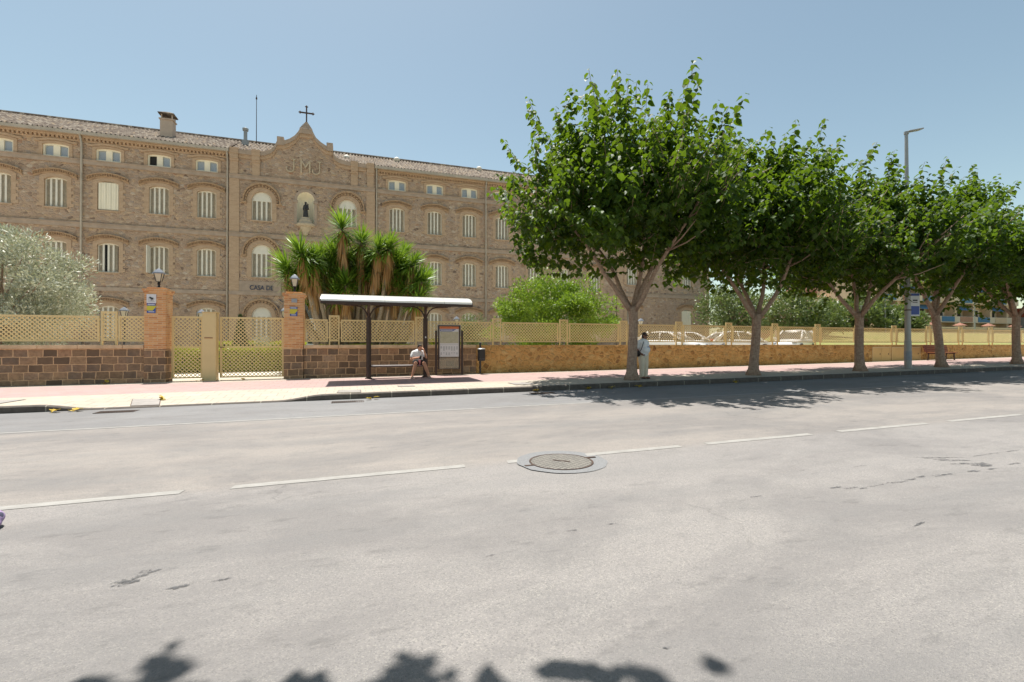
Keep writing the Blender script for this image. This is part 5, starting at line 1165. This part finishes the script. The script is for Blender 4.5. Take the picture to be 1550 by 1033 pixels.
# seated person
b = (2.40, 17.92, g(2.4)+.14); t = thing('person', b, 'person in white t-shirt and black shorts sitting on the shelter bench, hand at the face', 'person'); O = Vector(b)
B_ = []; fw = Vector((.35,-1,-.12)); hc = V(b, .05,-.16,1.10)
B_ += [(V(b,0,.02,.58),(.175,.15,.12)), (V(b,0,.0,.60),V(b,.0,-.06,.90),.155,.15), (V(b,-.13,-.07,.93),V(b,.13,-.07,.93),.075,.075), (V(b,.01,-.09,.95),V(b,.03,-.12,1.03),.06,.055), (V(b,0,-.10,.76),(.15,.12,.13))]
head(B_, hc, fw)
for s in (-1, 1):
    kx = -.14 if s < 0 else .17; ax = -.27 if s < 0 else .33
    B_ += [(V(b,.09*s,.0,.55),V(b,kx,-.42,.53),.098,.068), (V(b,kx,-.42,.53),V(b,(kx+ax)/2,-.45,.30),.066,.062), (V(b,(kx+ax)/2,-.45,.30),V(b,ax,-.46,.09),.062,.040), (V(b,ax,-.44,.055),V(b,ax+.03*s,-.62,.035),.042,.032)]
e1 = V(b,-.27,-.14,.69); h1 = V(b,-.05,-.30,.74)
B_ += [(V(b,-.18,-.07,.92),e1,.056,.046), (e1,h1,.045,.03)]; hand(B_, h1, (.9,-.2,.15), (.2,-.3,1), 1)
e2 = V(b,.27,-.20,.75); h2 = V(b,.19,-.28,.98)
B_ += [(V(b,.18,-.07,.92),e2,.056,.046), (e2,h2,.045,.03)]; hand(B_, h2, (-.35,.15,.95), (-.6,.6,.1), -1)
o = blob('body', B_, .009, M['skin'], t, org=O)
o = blob('t_shirt', [(V(b,0,.0,.60),V(b,.0,-.06,.90),.182,.170), (V(b,-.14,-.07,.925),V(b,.14,-.07,.925),.088,.088), (V(b,0,-.11,.76),(.168,.135,.15)), (V(b,-.18,-.07,.92),V(b,-.235,-.11,.79),.078,.074), (V(b,.18,-.07,.92),V(b,.235,-.145,.82),.078,.074)], .012, M['tshirt'], t, org=O)
o = blob('shorts', [(V(b,0,.03,.585),(.195,.165,.115))] + [(V(b,.09*s,.0,.555),V(b,(-.115,.135)[s>0],-.29,.545),.118,.104) for s in (-1,1)], .012, M['shorts'], t, org=O)
f = fw.normalized(); o = blob('hair', [(hc+Vector((0,0,.045))-f*.022, (.086,.092,.082)), (hc-f*.045, (.078,.06,.085)), (hc+Vector((0,0,.095))+f*.02, (.06,.06,.035))], .008, M['hair'], t, org=O, it=2)
face_bits(t, hc, fw)
for s in (-1, 1): mb = MB(); ax = -.27 if s < 0 else .33; mb.sphere(V(b, ax+.02*s, -.54, .025), (.055,.13,.028), 12, 6); mb.tube([V(b,ax-.045,-.58,.03),V(b,ax+.015*s,-.585,.085),V(b,ax+.06,-.58,.03)], .013, 6); mb.build('sandal', M['shoe'], t, smooth=True)
mb = MB(); c = V(b,.035,-.335,.755); mb.bar(c+Vector((-.005,0,-.065)), c+Vector((.02,-.03,.065)), .072, .01, (0,1,0)); single(mb, 'mobile_phone', M['black'], 'dark phone held in the hand of the seated person', 'phone')
mb = MB(); c = V(b,.015,-.36,.50); mb.lathe([(.012,0),(.05,.20),(.055,.21),(.01,.215)], (c.x,c.y,c.z-.05), 10); single(mb, 'paper_cone', M['pink'], 'pink paper cone between the knees of the seated person', 'paper')
# standing woman
b = (9.50, 13.98, g(9.4)+.14); t = thing('person', b, 'person in white t-shirt, beige trousers and sunglasses leaning behind the first trunk', 'person'); O = Vector(b)
fw = Vector((.28,-1,0)); hc = V(b,.05,-.04,1.47); B_ = []
B_ += [(V(b,0,.0,.90),(.175,.15,.14)), (V(b,0,0,.9),V(b,.01,0,1.22),.16,.155), (V(b,.03,-.09,1.02),(.15,.13,.14)), (V(b,-.12,0,1.26),V(b,.12,0,1.25),.075,.07), (V(b,.02,0,1.28),V(b,.04,-.02,1.38),.058,.052), (V(b,.03,-.10,1.17),(.14,.09,.09))]
head(B_, hc, fw)
for s in (-1, 1):
    hx = .085*s; fx = (-.06, .10)[s > 0]; B_ += [(V(b,hx,0,.86),V(b,(hx+fx)/2,-.03,.46),.10,.066), (V(b,(hx+fx)/2,-.03,.46),V(b,fx,0,.09),.062,.042), (V(b,fx,.02,.05),V(b,fx+.05,-.16,.035),.04,.032)]
e1 = V(b,-.25,.03,1.02); h1 = V(b,-.17,-.12,.86); B_ += [(V(b,-.17,0,1.25),e1,.055,.045), (e1,h1,.043,.03)]; hand(B_, h1, (.5,-.5,-.4), (.7,-.1,.4), -1)
e2 = V(b,.20,.10,1.0); h2 = V(b,.12,.14,.80); B_ += [(V(b,.16,0,1.24),e2,.055,.045), (e2,h2,.043,.03)]; hand(B_, h2, (-.1,.1,-1), (-.6,-.3,0), 1)
blob('body', B_, .009, M['skin_dark'], t, org=O)
blob('t_shirt', [(V(b,0,0,.90),V(b,.01,0,1.22),.185,.172), (V(b,.035,-.10,1.0),(.165,.14,.16)), (V(b,-.125,0,1.255),V(b,.125,0,1.245),.086,.082), (V(b,.03,-.10,1.17),(.15,.10,.10)), (V(b,-.17,0,1.25),V(b,-.225,.015,1.09),.074,.070), (V(b,.16,0,1.24),V(b,.19,.06,1.07),.074,.070)], .011, M['bluewhite'], t, org=O)
blob('trousers', [(V(b,0,.0,.87),(.185,.16,.13))] + [q for s in (-1,1) for q in ((V(b,.088*s,0,.86),V(b,(.085*s+(-.06,.10)[s>0])/2,-.03,.46),.118,.088), (V(b,(.085*s+(-.06,.10)[s>0])/2,-.03,.46),V(b,(-.06,.10)[s>0],.0,.11),.086,.078))], .011, M['beige'], t, org=O)
f = fw.normalized(); blob('hair', [(hc+Vector((0,0,.045))-f*.022, (.088,.094,.080)), (hc-f*.045-Vector((0,0,.02)), (.085,.065,.10)), (hc-f*.075-Vector((0,0,.13)), (.06,.045,.10))], .008, M['hair_b'], t, org=O, it=2)
face_bits(t, hc, fw, 1, True)
for s in (-1, 1): mb = MB(); mb.sphere(V(b, (-.06,.10)[s>0]+.03, -.075, .022), (.05,.12,.026), 12, 6); mb.build('sandal', M['iron'], t, smooth=True)
mb = MB()
for k, (dx, dz) in enumerate(((.02,.02),(.05,.01),(.085,-.005),(.07,.03),(.105,-.02))): mb.sphere(V(b, dx+.0, -.232+.012*abs(k-2), 1.07+dz), (.020,.012,.010), 8, 5)
mb.build('chest_print', M['signblue'], t)
mb = MB(); mb.tube([V(b,-.04,-.10,1.31),V(b,-.09,-.155,1.22),V(b,-.15,-.17,1.08),V(b,-.20,-.15,.95)], .012, 6); st_ = [V(b,-.04,-.10,1.31),V(b,-.06,.0,1.34),V(b,-.12,.13,1.2),V(b,-.2,.12,.95)]; mb.tube(st_, .012, 6); mb.sphere(V(b,-.22,-.02,.86), (.06,.14,.11), 14, 9)
single(mb, 'shoulder_bag', M['black'], 'black shoulder bag hanging from the standing person by a dark strap', 'bag', smooth=True)

# ------------------------------------------------------------------ beyond the garden: boundary wall, houses
def ter(x, y): return yard(x, y)
t = thing('boundary_wall', (92, 47, ter(92,47)), 'far pinkish boundary wall with piers across the top of the grass', 'wall')
mb = MB(); zb = 3.0; mb.box(52, 150, 47, 47.3, 1.0, 3.85); mb.build('masonry', M['wallgrey'], t); mb = MB(); mb.box(52, 150, 46.95, 47.35, 3.851, 3.98); mb.build('coping', M['render2'], t)
for x in range(54, 150, 7):
    mb = MB(); mb.box(x-.45, x+.45, 46.7, 47.6, 1.0, 4.25); p = mb.build('pier', M['wallgrey'], t); mb = MB(); mb.add([(x-.65,46.5,4.251),(x+.65,46.5,4.251),(x+.65,47.8,4.251),(x-.65,47.8,4.251),(x,47.15,4.7)], [(0,3,2,1),(0,1,4),(1,2,4),(2,3,4),(3,0,4)]); mb.build('pier_cap', M['redbrick'], p)
def house_window(par, x, y, z, w, h, frame='white'):
    mb = MB(); mb.box(x-w/2-.12, x+w/2+.12, y-.10, y+.02, z-.12, z); mb.box(x-w/2-.12, x+w/2+.12, y-.10, y+.02, z+h, z+h+.12)
    for s in (-1, 1): mb.box(x+s*(w/2+.06)-.06, x+s*(w/2+.06)+.06, y-.10, y+.02, z+.001, z+h-.001)
    mb.box(x-.04, x+.04, y-.06, y+.02, z+.001, z+h-.001); o = mb.build('window', M[frame], par); mb = MB(); mb.box(x-w/2, x+w/2, y-.03, y+.01, z, z+h); mb.build('pane', M['glass'], o)
hx, hy, hz0 = 82, 62, 2.6
t = thing('brick_house', (hx, hy, hz0), 'red brick house with white bands and a red dome, far behind the third trunk', 'house')
mb = MB(); mb.box(74, 90, hy, hy+10, 1.5, 6.9); mb.build('wall', M['redbrick'], t)
mb = MB(); mb.box(73.8, 90.2, hy-.25, hy+10.2, 6.901, 7.3); mb.build('white_band', M['white'], t)
mb = MB(); mb.box(75.5, 90, hy+1.2, hy+10, 7.301, 9.6); mb.build('upper_wall', M['render2'], t)
mb = MB(); mb.box(75.3, 90.2, hy+.9, hy+10.2, 9.601, 9.9); mb.build('roof_slab', M['render'], t)
mb = MB(); mb.lathe([(2.7,9.9),(2.65,10.7),(2.3,11.7),(1.5,12.6),(.3,13.0),(.02,13.2)], (79.0, hy+4.2, 0), 24); mb.build('dome', M['redbrick'], t, smooth=True)
mb = MB()
for k in range(34): mb.box(74+k*.48, 74.1+k*.48, hy-.1, hy, 7.301, 8.2)
mb.box(74, 90, hy-.12, hy+.02, 8.201, 8.3); mb.build('balcony_rail', M['metal'], t)
for x in (75.4, 78, 80.7, 83.6, 86.8): house_window(t, x, hy, 3.9, 1.3, 1.9)
for x in (77.4, 81.2, 85): house_window(t, x, hy+1.2, 7.5, 1.5, 1.7)
t = thing('cream_apartments', (97, 54, 2.6), 'cream apartment block with blue awnings and wide balconies at the far right', 'building')
mb = MB(); mb.box(82, 120, 56, 68, 1.5, 16.5); mb.build('wall', M['render'], t)
for z in (5.2, 8.6, 12.0):
    mb = MB(); mb.box(82, 120, 54.4, 55.99, z, z+.25); mb.box(82, 120, 54.4, 54.55, z+.251, z+1.1); b_ = mb.build('balcony', M['render2'], t)
    for i, x in enumerate((84.5, 89.5, 94.5, 99.5, 104.5, 109.5, 114.5)):
        house_window(t, x, 56, z+.3, 2.6, 2.1)
        mb = MB(); k = ('blueawn', 'terracotta', 'blueawn', 'render')[(i+int(z)) % 4]
        mb.box(x-1.7, x+1.7, 54.34, 54.395, z+.15, z+1.05); mb.build('balcony_panel', M[k], b_)
        if (i + int(z)) % 2: mb = MB(); mb.add([(x-1.9,55.9,z+3.1),(x+1.9,55.9,z+3.1),(x+1.9,54.3,z+2.2),(x-1.9,54.3,z+2.2),(x-1.9,55.9,z+3.15),(x+1.9,55.9,z+3.15),(x+1.9,54.3,z+2.25),(x-1.9,54.3,z+2.25)], [(0,1,2,3),(7,6,5,4),(0,4,5,1),(1,5,6,2),(2,6,7,3),(3,7,4,0)]); mb.build('awning', M['blueawn'], t)
mb = MB()
for x in (82.2, 87, 92, 97, 102, 107, 112, 117, 119.6): mb = MB(); mb.box(x-.3, x+.3, 54.6, 55.98, 2, 15.5); mb.build('column', M['render'], t)
mb = MB(); mb.box(81.6, 120.4, 54, 68.4, 16.501, 16.9); mb.build('roof_slab', M['render2'], t)
t = thing('grey_shed', (126, 50, 2.6), 'low building with dark red fascia at the far right edge', 'building'); mb = MB(); mb.box(121, 150, 50, 60, 1.5, 6.5); mb.build('wall', M['metal'], t); mb = MB(); mb.box(120.8, 150.2, 49.6, 60.2, 6.501, 8.2); mb.build('fascia', M['redwood'], t)
def pole(x, y, h, lab):
    z = ter(x, y); t = thing('lamp_pole', (x, y, z), lab, 'lamp post', 'thin poles beyond the grass'); mb = MB(); mb.tube([(x,y,z),(x,y,z+h)], [.09,.06], 8); mb.build('pole', M['metal'], t); mb = MB(); mb.box(x-.1, x+.6, y-.12, y+.12, z+h, z+h+.1); mb.build('lamp_head', M['metal'], t)
pole(64.5, 42, 4.6, 'thin pale pole left of the lamp column, beyond the grass'); pole(82.5, 42, 4.4, 'thin grey pole in front of the apartment block'); pole(60.2, 42, 3.2, 'short thin pole beyond the grass beside the third trunk')

# ------------------------------------------------------------------ light, sky, camera
sd = Vector((-.075, .26, 1.0)).normalized()
w = bpy.data.worlds.new('World'); scene.world = w; w.use_nodes = True; nt = w.node_tree; bg = nt.nodes['Background']
sky = nt.nodes.new('ShaderNodeTexSky'); sky.sky_type = 'NISHITA'; sky.sun_disc = False; sky.sun_elevation = math.asin(sd.z); sky.sun_rotation = math.atan2(sd.x, sd.y)
sky.air_density = 1.0; sky.dust_density = 1.0; sky.ozone_density = 1.0; sky.altitude = 0
hs = nt.nodes.new('ShaderNodeMix'); hs.data_type = 'RGBA'; hs.blend_type = 'MULTIPLY'; hs.inputs[0].default_value = 1; hs.inputs[7].default_value = (1.03, .99, .785, 1); nt.links.new(sky.outputs[0], hs.inputs[6]); nt.links.new(hs.outputs[2], bg.inputs[0]); bg.inputs[1].default_value = .114
sl = bpy.data.lights.new('sun', 'SUN'); sl.energy = 4.8; sl.angle = R(.53); sl.color = (1, .955, .88); so = bpy.data.objects.new('sun', sl); col.objects.link(so); so.rotation_euler = sd.to_track_quat('Z', 'Y').to_euler(); so.location = (0, 0, 40)
cam = bpy.data.cameras.new('camera'); co = bpy.data.objects.new('camera', cam); col.objects.link(co); co.location = (0, 0, CH)
cam.sensor_width = 36; cam.lens = 36*FOC/1550; cam.clip_end = 8000; cam.clip_start = .05
co.rotation_euler = (R(90) + math.atan(4.5/FOC), 0, -TH); scene.camera = co
scene.view_settings.view_transform = 'Standard'; scene.view_settings.look = 'None'; scene.view_settings.gamma = 1; scene.view_settings.exposure = .66
scene.render.engine = 'CYCLES'; scene.cycles.max_bounces = 7; scene.cycles.transparent_max_bounces = 6; scene.cycles.sample_clamp_indirect = 8
